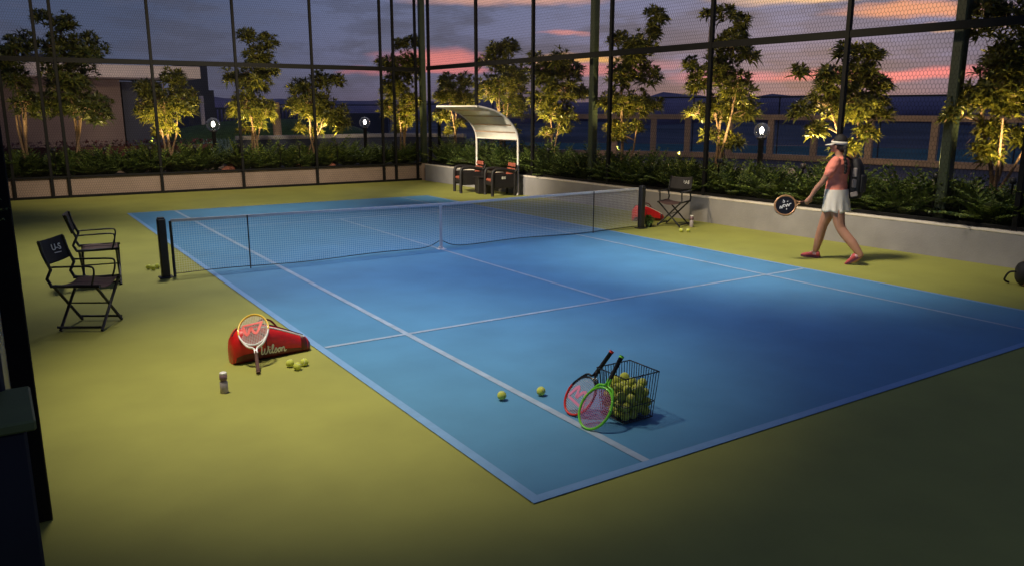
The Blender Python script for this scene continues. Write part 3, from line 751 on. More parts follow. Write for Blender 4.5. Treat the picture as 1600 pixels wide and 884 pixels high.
# ------------------------------------------------------------------ racket bags
def racket_bag(name, label, loc, rz, L, H, D, text, mir=1):
    root = thing(name, label, 'bag', loc, rz)
    def prof(t):   # t 0 (wide end) .. 1 (narrow end): half height, half depth, centre height
        h = H/2*(.55+.45*min(1,t/.10)**.5)*(1 if t < .42 else 1-.62*((t-.42)/.58)**1.15)
        d = D/2*(.6+.4*min(1,t/.08)**.5)*(1-.35*t); 
        e = min(1, (1-t)/.05)**.5; h *= .6+.4*e; d *= .55+.45*e
        return h, d, h*.98
    def surf(t, a, k=1.0):
        h,d,c = prof(t); sc = lambda v: math.copysign(abs(v)**.72, v)
        return V((L*(t-.5), d*k*sc(math.cos(a)), c+ h*k*sc(math.sin(a))))
    b = MB(); ts = [0,.015,.05,.1,.18,.26,.34,.42,.5,.58,.66,.74,.82,.9,.95,.985,1]
    b.loft([[surf(t, 2*math.pi*k/28) for k in range(28)] for t in ts]); b.build('bag_body', M_red, root, fix=True)
    # dark end cap and bottom panel, white piping, zip, straps
    e = MB(); e.loft([[surf(t, 2*math.pi*k/28, 1.03) for k in range(28)] for t in (.86,.93,.97,.992,1.0)]); e.build('end_cap', M_maroon, root, fix=True)
    lo = MB(); rows = [[surf(t, a, 1.025) for a in [math.pi*1.0+.25+ (math.pi-.5)*q/10 for q in range(11)]] for t in [i/24*.88 for i in range(25)]]
    vs = [p for r in rows for p in r]; lo.add(vs, [(i*11+k, i*11+k+1, (i+1)*11+k+1, (i+1)*11+k) for i in range(24) for k in range(10)], True); lo.build('base_panel', M_maroon, root)
    MB().tube([surf(t,-math.pi/2+math.pi*1.0+.0, 1.03) for t in [.03+.9*i/30 for i in range(31)]], .006, 6).build('zip', M_canvas, root)
    MB().tube([surf(t, 2.05, 1.02) for t in [.22+.70*i/24 for i in range(25)]], .008, 6).build('piping', M_white, root)
    MB().tube([surf(.30+.10*math.sin(q), 3.14-.0+ .62*math.cos(q), 1.02) for q in [-.2+3.0*i/20 for i in range(21)]], .004, 5).build('pocket_seam', M_maroon, root)
    MB().tube(catmull([surf(.33,1.6,1.0), surf(.40,1.55,1.28), surf(.52,1.55,1.34), surf(.60,1.6,1.0)],6), .009, 6).build('handle', M_maroon, root)
    if text:
        tm = MB(); S = .042; x0 = -.135; fr = -1
        def fmap(x, y):
            t = (x0 + x*S)/L + .5; h,d,c = prof(max(.02,min(.98,t)))
            z = .055 + y*S - .022*(t-.5); v = max(-1,min(1,(z-c)/h)); sc = (1-abs(v)**(1/.72*1.0*1.0))
            u = math.cos(math.asin(max(-.999,min(.999, math.copysign(abs(v)**(1/.72), v)))))**.72
            return V((L*(t-.5), -(d*u+.0045), z))
        LT = [[(-.1,1.55),(.15,1.8),(.42,1.75),(.45,1.1),(.42,.35),(.65,0),(.95,.35),(1.1,1.3)],[(1.1,1.3),(1.05,.45),(1.3,0),(1.65,.4),(1.85,1.2),(1.8,1.75)],
              [(2.2,1),(2.12,.35),(2.3,0),(2.6,.3)],[(2.6,.3),(3.0,1.45),(2.88,1.85),(2.7,1.4),(2.7,.35),(2.92,0),(3.2,.3)],[(3.2,.3),(3.5,1.05),(3.72,.45),(3.5,0),(3.22,.12)],
              [(4.2,.95),(3.95,.5),(4.2,0),(4.5,.5),(4.25,.95),(4.62,.85)],[(4.78,.98),(4.78,.5),(4.76,0)],[(4.78,.5),(5.1,1),(5.32,.7),(5.32,.2),(5.52,0),(5.75,.3)],[(2.16,1.35),(2.24,1.5)]]
        for st in LT: tm.ribbon([(a,b_) for a,b_ in cat2(st,5)], .27, fmap)
        tm.build('lettering', M_cream, root)
    return root
bag = racket_bag('racket_bag','red racket bag with cream Wilson lettering lying behind the yellow racket',(-3.845,-3.93,0),math.atan2(.07,.62)-.02,.70,.300,.22,True)
bag2 = racket_bag('racket_bag','small red bag against the right wall behind the net post',(4.85,.72,0),R(185)+2.55,.62,.30,.22,False)

# ------------------------------------------------------------------ bottles
def bottle(loc, label, h=.15, r=.026):
    root = thing('bottle', label, 'bottle', loc)
    MB().lathe([(r*.9,0),(r,.006),(r,h*.52),(r*.8,h*.56),(r*.72,h*.60)],16).build('bottle_body', M_bottle, root)
    MB().lathe([(r*.72,h*.595),(r*.95,h*.66),(r*.98,h*.9)],16).build('cup', M_capd, root)
    MB().lathe([(r*.9,h*.9),(r*.92,h*.97),(r*.75,h)],16).build('lid', M_white, root)
bottle((-4.42,-4.66,0),'small grey bottle with white lid alone on the olive floor',.165,.03)
bottle((4.93,-.36,0),'slim pale bottle standing at the foot of the chair by the right wall',.22,.035)
# ------------------------------------------------------------------ small round plant
rp_ = thing('potted_plant','small round leafy green plant at the foot of the right net post','plant',(4.30,.10,0))
MB().lathe([(.055,0),(.075,.09),(.08,.10)],14).build('pot', M_black, rp_)
mb = MB(); random.seed(9)
for k in range(260):
    d = V((random.gauss(0,1),random.gauss(0,1),random.gauss(0,1))).normalized(); p = V((0,0,.125))+d*.075*random.uniform(.5,1)
    leaf(mb, p, d+V((0,0,.2)), V((0,0,1)), .06,.03,.4)
mb.build('foliage', mat('bush_leaf',(.05,.12,.02),.4,island=1,col2=(.22,.32,.06),trans=.1), rp_)

# ------------------------------------------------------------------ text
def text_mesh(body, size, name, m, parent, M4, ext=.0015):
    cu = bpy.data.curves.new('lettering_curve','FONT'); cu.body = body; cu.size = size; cu.extrude = ext; cu.align_x = 'CENTER'; cu.align_y = 'CENTER'; cu.offset = size*.012
    t = bpy.data.objects.new('lettering_tmp', cu); COL.objects.link(t)
    dg = bpy.context.evaluated_depsgraph_get(); me = bpy.data.meshes.new_from_object(t.evaluated_get(dg)); bpy.data.objects.remove(t); bpy.data.curves.remove(cu)
    me.transform(M4); me.materials.clear(); me.materials.append(m)
    o = bpy.data.objects.new(name, me); COL.objects.link(o); o.parent = parent; return o

# ------------------------------------------------------------------ director chairs (local +X = front, width along Y)
def director_chair(label, loc, ang, text=None, flat_arms=False):
    root = thing('director_chair', label, 'chair', loc, ang, 'director chairs beside the court')
    xw, yw, sh = .21, .215, .45; r = .0125
    for s in (-1,1):
        MB().tube([(-xw-.02,s*yw,sh),(xw+.03,s*yw,sh)],.016,8).build('side_rail', M_black, root)
        MB().tube([(-xw-.01,s*yw,sh),(-xw-.045,s*yw,sh+.07),(-xw+.0,s*yw,sh+.16),(-xw-.055,s*yw,sh+.30),(-xw-.085,s*yw,sh+.43)],.0155,8).build('back_post', M_black, root)
        if flat_arms:
            MB().tube([(xw-.06,s*yw,sh),(xw-.045,s*yw,sh+.18)],.014,8).build('arm_support', M_black, root)
            MB().box((-.01,s*yw,sh+.19),(.46,.05,.022),None,.008).build('armrest', M_black, root)
        else:
            MB().tube(catmull([(-xw-.0,s*yw,sh+.185),(.0,s*yw,sh+.19),(xw-.05,s*yw,sh+.19),(xw-.012,s*yw,sh+.165),(xw-.02,s*yw,sh+.09),(xw-.05,s*yw,sh)],5),.0095,7).build('armrest', M_black, root)
        MB().tube([(-xw+.0,s*yw*1.02,.045),(xw+.0,s*yw*1.02,.045)],.012,7).build('foot_rail', M_black, root)
    for x in (-xw+.02, xw-.0):      # crossed legs front and back
        for s in (-1,1):
            MB().tube([(x+.006*s,s*yw,sh-.005),(x+.006*s+.0,-s*yw*1.03,.012)],.0145,8).build('leg', M_black, root)
    MB().tube([(-xw+.02,0,.235),(xw,0,.235)],.008,6).build('pivot_bar', M_black, root)
    def cloth(name, m, f, nu=10, nv=10, th=.006, nrm=(0,0,1)):
        n = V(nrm); top = [f(i/nu, j/nv) for i in range(nu+1) for j in range(nv+1)]; k = len(top)
        vs = top + [p-n*th for p in top]; fs = []
        I = lambda i,j: i*(nv+1)+j
        for i in range(nu):
            for j in range(nv):
                q = (I(i,j),I(i+1,j),I(i+1,j+1),I(i,j+1)); fs.append(q); fs.append(tuple(k+x for x in reversed(q)))
        for i in range(nu): fs.append((I(i,0)+k,I(i+1,0)+k,I(i+1,0),I(i,0))); fs.append((I(i,nv),I(i+1,nv),I(i+1,nv)+k,I(i,nv)+k))
        for j in range(nv): fs.append((I(0,j),I(0,j+1),I(0,j+1)+k,I(0,j)+k)); fs.append((I(nu,j)+k,I(nu,j+1)+k,I(nu,j+1),I(nu,j)))
        return MB().add(vs, fs, True).build(name, m, root)
    cloth('seat', M_seat, lambda u,v: V((-xw+.03+u*(2*xw-.03), -yw+v*2*yw, sh+.012 - .05*(1-(2*v-1)**2)*(.7+.3*u) + .004*math.sin(u*9+v*5))))
    def backp(u,v,o=0):
        z = sh+.215+u*.225; s = (2*v-1); x = -xw-.03-.055*u - .045*(1-s*s)*(.6+.4*u) - o
        return V((x, -yw*1.04+v*2*yw*1.04, z - .02*(1-s*s)))
    cloth('backrest', M_canvas, lambda u,v: backp(u,v), nrm=(1,0,0), th=.008)
    if text:
        # on the front of the backrest (faces +X)
        c = backp(.60,.5 if flat_arms else .36) ; c = V((c.x+.012, (.10 if flat_arms else .08), c.z))
        sl = .12 if flat_arms else .25
        M4 = Matrix.Translation(c) @ Matrix.Rotation(.0,4,'Z') @ Matrix(((0,-.16,1,0),(1,.0,0,0),(0,1,.16,0),(0,0,0,1)))
        # follow the sag of the cloth
        yaw = .22 if not flat_arms else .20
        M4 = Matrix.Translation(c) @ Matrix.Rotation(-yaw,4,'Z') @ Matrix(((0,-.2,1,0),(1,0,0,0),(0,1,.2,0),(0,0,0,1)))
        text_mesh('U-S', .085, 'lettering', M_white, root, M4)
        if not flat_arms:
            u_ = MB(); u_.box((0,-.052,0),(.10,.008,.003)); o = u_.build('underline', M_white, root); o.data.transform(M4)
    return root
director_chair('director chair with white letters on its black back, nearest the left fence',(-5.06,-1.95,0),R(-32),'U-S')
director_chair('plain dark director chair behind the lettered one on the left',(-4.72,.20,0),R(-8))
director_chair('director chair with flat arms against the right wall by the net post',(4.80,-.02,0),R(202),'U-S',True)

# ------------------------------------------------------------------ shelter and armchairs
sh_ = thing('curved_shelter', 'white curved canopy shelter over the armchairs by the right wall', 'shelter', (0,0,0))
PR = [(5.30,1.36),(5.27,1.50),(5.20,1.64),(5.06,1.80),(4.88,1.94),(4.66,2.05),(4.40,2.12),(4.12,2.17)]
P3 = catmull([(x,0,z) for x,z in PR],4)
YR, YL = 5.97, 7.93
def sk(p, y): return V((p.x - .03*(y-YR)/2, y, p.z))
for y in (YR,YL):
    MB().tube([sk(V((5.30,0,0)),y), sk(V((5.30,0,1.36)),y)]+[sk(p,y) for p in P3[1:]], .028, 10).build('hoop', M_frame, sh_)
bounds = [0,5,10,16,22,28]
for a,b in zip(bounds[:-1],bounds[1:]):
    mb = MB(); seg = P3[a:b+1]
    ring = []
    for p in seg:
        i = P3.index(p); q = P3[min(i+1,len(P3)-1)]-P3[max(i-1,0)]; n_ = V((-q.z,0,q.x)).normalized()*.008
        ring.append([sk(p+n_,YR+.05), sk(p+n_,YL-.05), sk(p-n_,YL-.05), sk(p-n_,YR+.05)])
    mb.loft(ring); mb.build('canopy_panel', M_canopy, sh_, fix=True)
for a in bounds:
    p = P3[a]; MB().tube([sk(p,YR),sk(p,YL)], .021, 6).build('batten', M_tan if a not in (0,28) else M_frame, sh_)
def armchair(label, loc, ang, emblem):
    root = thing('armchair', label, 'chair', loc, ang, 'armchairs under the shelter')   # +X front
    w, d = .27, .31
    for s in (-1,1):
        y = s*w
        MB().tube(catmull([(d,y,0),(d,y,.32),(d-.01,y,.56),(d-.06,y,.635),(d-.16,y,.65),(0,y,.645),(-d+.02,y,.60)],5), .042, 8).build('arm_hoop', M_darkw, root)
        MB().box((-d+.03,y,.30),(.06,.05,.60),None,.01).build('rear_leg', M_darkw, root)
        MB().box((.0,y,.37),(2*d-.06,.03,.34),None,.01).build('side_panel', M_darkw, root)
    MB().box((.0,0,.29),(2*d-.02,2*w-.03,.10),None,.02).build('seat_frame', M_darkw, root)
    MB().box((.03,0,.375),(2*d-.06,2*w-.07,.075),None,.03).build('seat_cushion', M_wood, root)
    Mb = Matrix.Rotation(R(-13),3,'Y')
    for k in range(3):
        MB().box((-d+.06-.028*k, 0, .50+.125*k),(.035,2*w-.05,.095),Mb,.01).build('back_slat', M_wood, root)
    MB().box((-d-.01,0,.53),(.025,2*w-.02,.40),Mb,.008).build('back_frame', M_darkw, root)
    if emblem:
        e = MB(); e.cur = 0
        for x in (-.03,.03):
            e.box((x+.02,w+.02,.45),(.045,.006,.06),None,.002); 
        e.build('emblem', M_cream, root)
        e = MB()
        for x in (-.03,.03):
            for z in (.437,.463): e.box((x+.02,w+.024,z),(.016,.004,.012))
        e.build('emblem_mark', M_black, root)
    return root
armchair('dark armchair with red slats under the shelter, farther from the camera',(4.66,7.30,0),R(168),False)
armchair('dark armchair with pale emblem on its side, nearer the camera under the shelter',(4.93,6.20,0),R(168),True)
st_ = thing('side_table','small dark box table between the two armchairs under the shelter','table',(4.78,6.74,0),R(168))
MB().box((0,0,.21),(.40,.26,.40),None,.01).build('table_body', M_darkw, st_); MB().box((0,0,.42),(.46,.32,.025),None,.006).build('table_top', M_darkw, st_)

# ------------------------------------------------------------------ bag at the right edge of the frame
sb = thing('sports_bag','black and orange sports bag cut by the right edge beside the wall','bag',(4.88,-6.24,0),R(-52))
b = MB(); b.loft([[V((x,.13*k_*math.cos(a),.155+.15*k_*math.sin(a))) for a in [2*math.pi*q/20 for q in range(20)]] for x,k_ in ((-.26,.55),(-.24,.8),(-.2,.97),(0,1),(.2,.97),(.24,.8),(.26,.55))]); b.build('bag_body', M_pack, sb, fix=True)
for x in (-.17,-.02,.13):
    MB().tube([V((x,.135*math.cos(a),.155+.155*math.sin(a))) for a in [2*math.pi*q/24 for q in range(24)]],.012,6,closed=True).build('trim_band', M_gold, sb)
MB().tube(catmull([(-.12,.0,.30),(-.08,0,.38),(.08,0,.38),(.12,0,.30)],5),.012,6).build('handle', M_pack, sb)
MB().tube(catmull([(-.25,.0,.17),(-.33,.02,.15),(-.36,.06,.05),(-.30,.1,.012)],5),.012,6).build('strap', M_pack, sb)

# ------------------------------------------------------------------ the woman (local +X forward, +Y her left)
def remesh(mb, name, m, parent, vox, smooth=6):
    me = mb.mesh(name); o = bpy.data.objects.new(name+'_tmp', me); COL.objects.link(o)
    md = o.modifiers.new('r','REMESH'); md.mode = 'VOXEL'; md.voxel_size = vox
    s = o.modifiers.new('s','SMOOTH'); s.iterations = smooth; s.factor = .5
    dg = bpy.context.evaluated_depsgraph_get(); me2 = bpy.data.meshes.new_from_object(o.evaluated_get(dg)); bpy.data.objects.remove(o)
    me2.name = name; me2.materials.clear(); me2.materials.append(m); me2.polygons.foreach_set('use_smooth',[True]*len(me2.polygons))
    o = bpy.data.objects.new(name, me2); COL.objects.link(o)
    if parent: o.parent = parent
    return o
def limb(mb, pts, rs, k=4):
    P_ = catmull(pts, k); n = len(pts)-1; rr = []
    for i in range(len(P_)):
        t = i/k; j = min(int(t), n-1); f = t-j; rr.append(rs[j]*(1-f)+rs[j+1]*f)
    mb.tube(P_, rr, 12); mb.sphere(P_[0], rr[0]*.99, 12, 8); mb.sphere(P_[-1], rr[-1]*.99, 12, 8)
def torso(mb, secs, n=24, cap=True):
    rings = [[V((cx + rx*math.cos(a), ry*math.sin(a), z)) for a in [2*math.pi*k/n for k in range(n)]] for z,cx,rx,ry in secs]
    mb.loft(rings, cap)
PW = V((4.20,-3.80,0)); HD = R(106)
pers = thing('person','woman in coral shirt, white skirt and visor walking along the right wall','person',PW,HD)
bd = MB()
torso(bd,[(.80,0,.10,.14),(.86,-.01,.125,.175),(.93,-.015,.13,.185),(1.02,0,.115,.165),(1.10,.005,.10,.145),(1.20,.01,.105,.15),(1.30,.015,.115,.16),(1.38,.0,.10,.165),(1.44,-.01,.075,.14),(1.48,-.005,.05,.07)])
limb(bd,[(-.005,0,1.44),(.005,0,1.50),(.02,0,1.57)],[.062,.052,.050])
bd.sphere((.035,0,1.635),(.093,.074,.105),16,12); bd.sphere((.062,0,1.585),(.062,.056,.060),14,10)      # skull, jaw
bd.sphere((.105,0,1.545),(.022,.022,.016),10,8)                                                            # chin
limb(bd,[(.122,0,1.635),(.138,0,1.608),(.128,0,1.595)],[.010,.014,.010])                                  # nose
for s in (-1,1): bd.sphere((.03,s*.075,1.62),(.020,.010,.030),10,8)                                        # ears
# legs: left leg trails (heel up), right leg leads
limb(bd,[(-.01,.085,.90),(-.08,.095,.70),(-.14,.095,.49),(-.31,.095,.30),(-.435,.095,.145)],[.108,.094,.066,.066,.042])
limb(bd,[(-.435,.095,.145),(-.38,.095,.07),(-.305,.095,.035)],[.040,.034,.026])
limb(bd,[(.02,-.085,.90),(.10,-.09,.70),(.175,-.09,.49),(.215,-.09,.29),(.255,-.09,.09)],[.108,.094,.066,.064,.040])
limb(bd,[(.255,-.09,.08),(.33,-.095,.045),(.395,-.10,.032)],[.038,.034,.026])
# arms
EL, WR = V((.115,.235,1.135)), V((.245,.275,.925))
limb(bd,[(-.01,.165,1.405),(.04,.215,1.28),EL,(.185,.255,1.04),WR],[.056,.049,.039,.036,.026])
limb(bd,[(-.01,-.165,1.405),(-.02,-.225,1.28),(-.015,-.245,1.14),(.05,-.24,1.03),(.12,-.22,.93)],[.056,.049,.039,.036,.026])
def hand(mb, wr, fdir, pdir, side):
    """palm along fdir, palm faces pdir, fingers curl round a handle; side = direction from little finger to index"""
    f = V(fdir).normalized(); p = V(pdir).normalized(); p = (p - f*p.dot(f)).normalized(); s = f.cross(p)*side
    c = V(wr)
    limb(mb,[c, c+f*.045, c+f*.085],[.025,.030,.030],3)
    for k,(o,l) in enumerate(((-.027,.062),(-.009,.074),(.009,.078),(.027,.070))):
        a = c+f*.085+s*o; b1 = a+f*l*.45+p*l*.12; b2 = b1+p*l*.42+f*l*.06; b3 = b2-f*l*.36+p*.004
        limb(mb,[a-f*.02,a,b1,b2,b3],[.010,.0098,.0092,.0086,.0076],2)
    t0 = c+f*.03+s*.022+p*.008; limb(mb,[t0,t0+s*.018+f*.022+p*.016,t0+s*.012+f*.048+p*.034,t0-s*.004+f*.062+p*.042],[.013,.0115,.010,.0085],2)
fd = (WR-EL).normalized()
hand(bd, WR, fd, V((.25,-.9,-.1)), 1)
hand(bd, (.12,-.22,.93), V((.45,.1,-.85)), V((.2,.95,.1)), -1)
remesh(bd,'body',M_skin,pers,.0065,4)
# face details
ey = MB()
for s in (-1,1): ey.sphere((.112,s*.030,1.638),(.010,.014,.008),10,8)
ey.build('eyes', M_white, pers)
br = MB()
for s in (-1,1):
    br.sphere((.121,s*.030,1.638),(.003,.006,.006),8,6); br.tube([(.118,s*.012,1.660),(.122,s*.03,1.665),(.108,s*.048,1.660)],.0035,5)
br.build('eyebrows', M_hair, pers)
MB().tube([(.112,-.020,1.572),(.122,0,1.575),(.112,.020,1.572)],.006,6).build('lips', mat('lips',(.40,.10,.08),.5), pers)
# hair: cap plus a braid down the back
hr = MB(); hr.sphere((.012,0,1.652),(.100,.088,.104),18,14); hr.sphere((-.035,0,1.60),(.065,.070,.075),14,10)
bz = [V((-.085,.04,1.60)),V((-.105,.075,1.54)),V((-.115,.115,1.47)),V((-.140,.135,1.40)),V((-.150,.138,1.33)),V((-.148,.135,1.27))]
bp_ = catmull(bz,6)
for k,p in enumerate(bp_[::2]): hr.sphere(p + V((0,(.012 if k%2 else -.012),0)), (.022,.026,.026), 10, 8)
hr.sphere((.006,0,1.668),(.098,.087,.112),18,14)
limb(hr, bz, [.030,.022,.020,.018,.016,.008])
ho = remesh(hr,'hair',M_hair,pers,.007,3)
# cut the hair away from the face: move the cap back
for v in ho.data.vertices:
    if v.co.x > .055 and v.co.z < 1.665: v.co.x = .055 - (v.co.x-.055)*.2
# visor: band round the head with brim
vb = MB(); rings = []
for k in range(28):
    a = 2*math.pi*k/28; ca, sa = math.cos(a), math.sin(a)
    rings.append([V((.012+.107*ca,.094*sa,1.642+.012*ca)),V((.012+.111*ca,.098*sa,1.660+.010*ca)),V((.012+.108*ca,.095*sa,1.682+.008*ca)),V((.012+.102*ca,.089*sa,1.680+.008*ca)),V((.012+.101*ca,.088*sa,1.644+.01*ca))])
rings.append(rings[0]); vb.loft(rings, False)
top=[];bot=[]
for k in range(17):
    a = -1.35+2.7*k/16; i_ = V((.012+.105*math.cos(a),.094*math.sin(a),1.653)); o_2 = V((.02+.185*math.cos(a*.92),.112*math.sin(a),1.638-.012*math.cos(a)))
    top.append((i_,o_2))
vs=[]; 
for a,b_ in top: vs += [a,b_,b_-V((0,0,.006)),a-V((0,0,.006))]
fs=[]
for k in range(16):
    for q in range(4): fs.append((k*4+q,k*4+(q+1)%4,k*4+4+(q+1)%4,k*4+4+q))
vb.add(vs,fs+[(0,1,2,3),(64,67,66,65)],True)
vb.build('visor', M_skirt, pers, fix=True)
# shirt
sm = MB()
torso(sm,[(.985,-.005,.146,.192),(1.02,0,.144,.188),(1.10,.005,.134,.174),(1.20,.01,.142,.180),(1.30,.018,.152,.190),(1.38,.0,.134,.190),(1.44,-.01,.100,.155),(1.475,-.006,.068,.087)])
for s in (1,-1):
    if s == 1: limb(sm,[(-.01,.150,1.41),(.012,.195,1.335),(.045,.222,1.255)],[.070,.066,.066])
    else: limb(sm,[(-.01,-.150,1.41),(-.02,-.21,1.335),(-.022,-.238,1.255)],[.070,.066,.066])
so = remesh(sm,'shirt',M_coral,pers,.008,4)
for v in so.data.vertices:                       # folds
    n = mnoise.noise(V((v.co.x*9,v.co.y*9,v.co.z*16)))*.006 + mnoise.noise(V((v.co.x*20,v.co.y*20,v.co.z*34)))*.003; v.co += v.normal*n
# skirt with flared hem and soft pleats
sk_ = MB(); rings = []
nS = 60
for i in range(13):
    t = i/12; z = 1.025-.312*t; ring = []
    for k in range(nS):
        a = 2*math.pi*k/nS; fl = 1+.0*t; pl_ = .013*t*t*math.sin(a*11+.6*math.sin(a*3))
        rx = .148+.036*t**.8+pl_; ry = .192+.030*t**.8+pl_
        cx = -.005 -.015*t
        ring.append(V((cx+rx*math.cos(a),ry*math.sin(a),z+.012*t*math.sin(a*5))))
    rings.append(ring)
inner = [[p*1.0 - V((.006*math.cos(2*math.pi*k/nS),.006*math.sin(2*math.pi*k/nS),0)) for k,p in enumerate(r)] for r in reversed(rings)]
sk_.loft(rings+inner, False); sk_.build('skirt', M_skirt, pers, fix=True)
# shorts under the skirt
# shoes and socks
def shoe(ank, toe, ankle_up):
    a, t = V(ank), V(toe); f = (t-a).normalized()
    mb = MB(); d = V((f.x,f.y,f.z)).normalized(); s = V((0,1,0)); n = d.cross(s)*-1
    if n.z < 0: n = -n
    heel = a - d*.060
    rings = []; 
    for x,w,h0,h1 in ((-.01,.020,.012,.05),(.0,.030,0,.078),(.05,.034,0,.088),(.10,.036,0,.082),(.15,.042,0,.058),(.20,.045,0,.046),(.24,.036,.002,.034),(.262,.018,.008,.022)):
        c = heel + d*x; rings.append([c + s*w*math.cos(q) + n*((h0+h1)/2+(h1-h0)/2*math.sin(q)) for q in [2*math.pi*k/16 for k in range(16)]])
    mb.loft(rings); o = mb.build('shoe', M_shoe, pers, fix=True)
    m2 = MB(); rr = []
    for x,w in ((-.016,.022),(0,.034),(.05,.037),(.10,.037),(.15,.045),(.20,.048),(.245,.038),(.27,.018)):
        c = heel + d*x; rr.append([c+s*w+n*.014, c-s*w+n*.014, c-s*w-n*.012, c+s*w-n*.012])
    m2.loft(rr,smooth=False); m2.build('sole', M_sole, o, fix=True)
    m3 = MB()
    for x in (.10,.125,.15): c = heel+d*x; m3.tube([c+s*.03+n*(.072-(x-.1)*.5), c+n*(.087-(x-.1)*.62), c-s*.03+n*(.072-(x-.1)*.5)],.004,5)
    m3.build('laces', M_white, o)
    m4 = MB(); m4.tube([a+n*.03, V(ankle_up)],[.042,.041],12); m4.build('sock', mat('sock',(.55,.30,.33),.9), o)
shoe((.255,-.09,.018),(.415,-.10,.014),(.25,-.09,.10))
shoe((-.402,.095,.100),(-.295,.095,.020),(-.425,.095,.165))
# backpack (worn by her: a thing of its own)
M_P = Matrix.Translation(PW) @ Matrix.Rotation(HD,4,'Z')
bpk = thing('backpack','black backpack with grey pouches worn by the walking woman','backpack',M_P @ V((-.205,-.145,1.16)),HD)
b = MB(); 
rr = []
for z,rx,ry,cx in ((-.27,.06,.09,.0),(-.25,.08,.115,.0),(-.12,.09,.12,-.01),(.05,.09,.12,-.01),(.18,.075,.115,0),(.26,.05,.09,.015),(.29,.03,.06,.02)):
    rr.append([V((cx+rx*math.copysign(abs(math.cos(a))**.6,math.cos(a)),ry*math.copysign(abs(math.sin(a))**.6,math.sin(a)),z)) for a in [2*math.pi*k/24 for k in range(24)]])
b.loft(rr); b.build('pack_body', M_pack, bpk, fix=True)
for z,h in ((.10,.13),(-.05,.12)): MB().box((-.02,.122,z),(.06,.03,h),None,.012).build('side_pouch', M_grey, bpk)
MB().box((-.03,.118,-.20),(.10,.03,.07),Matrix.Rotation(.3,3,'Y'),.012).build('side_pouch', M_grey, bpk)
MB().box((-.10,0,-.06),(.05,.17,.26),None,.02).build('front_pocket', M_pack, bpk)
MB().tube(catmull([(.05,.03,.25),(.19,.04,.325),(.33,.04,.25),(.395,.02,.12),(.37,-.02,.0),(.22,-.06,-.10),(.06,-.05,-.17)],6),.012,6,ry=.022).build('shoulder_strap', M_pack, bpk)
MB().tube(catmull([(.03,-.03,.27),(.0,-.03,.33),(.0,.03,.33),(.03,.03,.27)],5),.008,6).build('haul_loop', M_pack, bpk)
# paddle racket in her left hand
hc = M_P @ (WR + fd*.095 + V((.03,-.01,0)))
il = V((-.838,.545,0))
ax = (il*.985 + V((0,0,-.20))).normalized()
hold = hc - ax*.06
pr = thing('paddle_racket','round black paddle racket with gold rim held by the walking woman','racket',hold)
pr.rotation_mode='QUATERNION'; face = V((-.62,-.75,.18)); face = (face-ax*face.dot(ax)).normalized()
pr.rotation_quaternion = aim(ax.cross(face)*-1, ax).to_quaternion()   # local z = axis, local y ~ face normal
MB().tube([(0,0,-.04),(0,0,.13)],.0155,10).build('grip', M_grip, pr)
cz = .34
fr = MB(); fr.tube([(.135*math.sin(a),0,cz+.145*math.cos(a)) for a in [2*math.pi*k/40 for k in range(40)]],.016,8,closed=True,up=(1,0,0))
for s in (-1,1): fr.tube([(s*.07,0,cz-.12),(s*.022,0,.17),(s*.006,0,.12)],.012,8)
fr.build('rim', M_gold, pr)
fc = MB(); fc.loft([[V((.130*q*math.sin(a),y,cz+.140*q*math.cos(a))) for a in [2*math.pi*k/40 for k in range(40)]] for y,q in ((-.010,.97),(-.012,.2),(-.012,.01))], False)
fc.loft([[V((.130*q*math.sin(a),y,cz+.140*q*math.cos(a))) for a in [2*math.pi*k/40 for k in range(40)]] for y,q in ((.010,.97),(.012,.2),(.012,.01))], False)
fc.loft([[V((.130*.97*math.sin(a),y,cz+.140*.97*math.cos(a))) for a in [2*math.pi*k/40 for k in range(40)]] for y in (-.010,.010)], False)
fc.build('face', M_blk, pr)
sq = MB()
for st,w in (([(-.085,.03),(-.07,-.005),(-.055,.03),(-.04,-.005),(-.02,.02),(-.03,-.012),(.0,-.01),(.01,.02),(.03,-.015),(.045,.02),(.06,-.01),(.085,-.01)],.013),([(.0,.06),(.012,.045)],.014),([(-.03,-.055),(-.01,-.045),(.0,-.06),(-.02,-.08)],.012),([(.03,-.05),(.05,-.05)],.01)):
    for sg in (-1,1): sq.ribbon(cat2(st,4), w, lambda x,y,sg=sg: V((y, sg*.0145, cz - x)))
sq.build('face_marking', M_white, pr)

# ------------------------------------------------------------------ lights
def spot(name, loc, tgt, W_, size, blend, col, soft=.12, parent=None):
    L = bpy.data.lights.new(name,'SPOT'); L.energy = W_; L.spot_size = R(size); L.spot_blend = blend; L.color = col; L.shadow_soft_size = soft
    o = bpy.data.objects.new(name, L); COL.objects.link(o); o.location = loc
    o.rotation_euler = (V(tgt)-V(loc)).to_track_quat('-Z','Y').to_euler(); return o
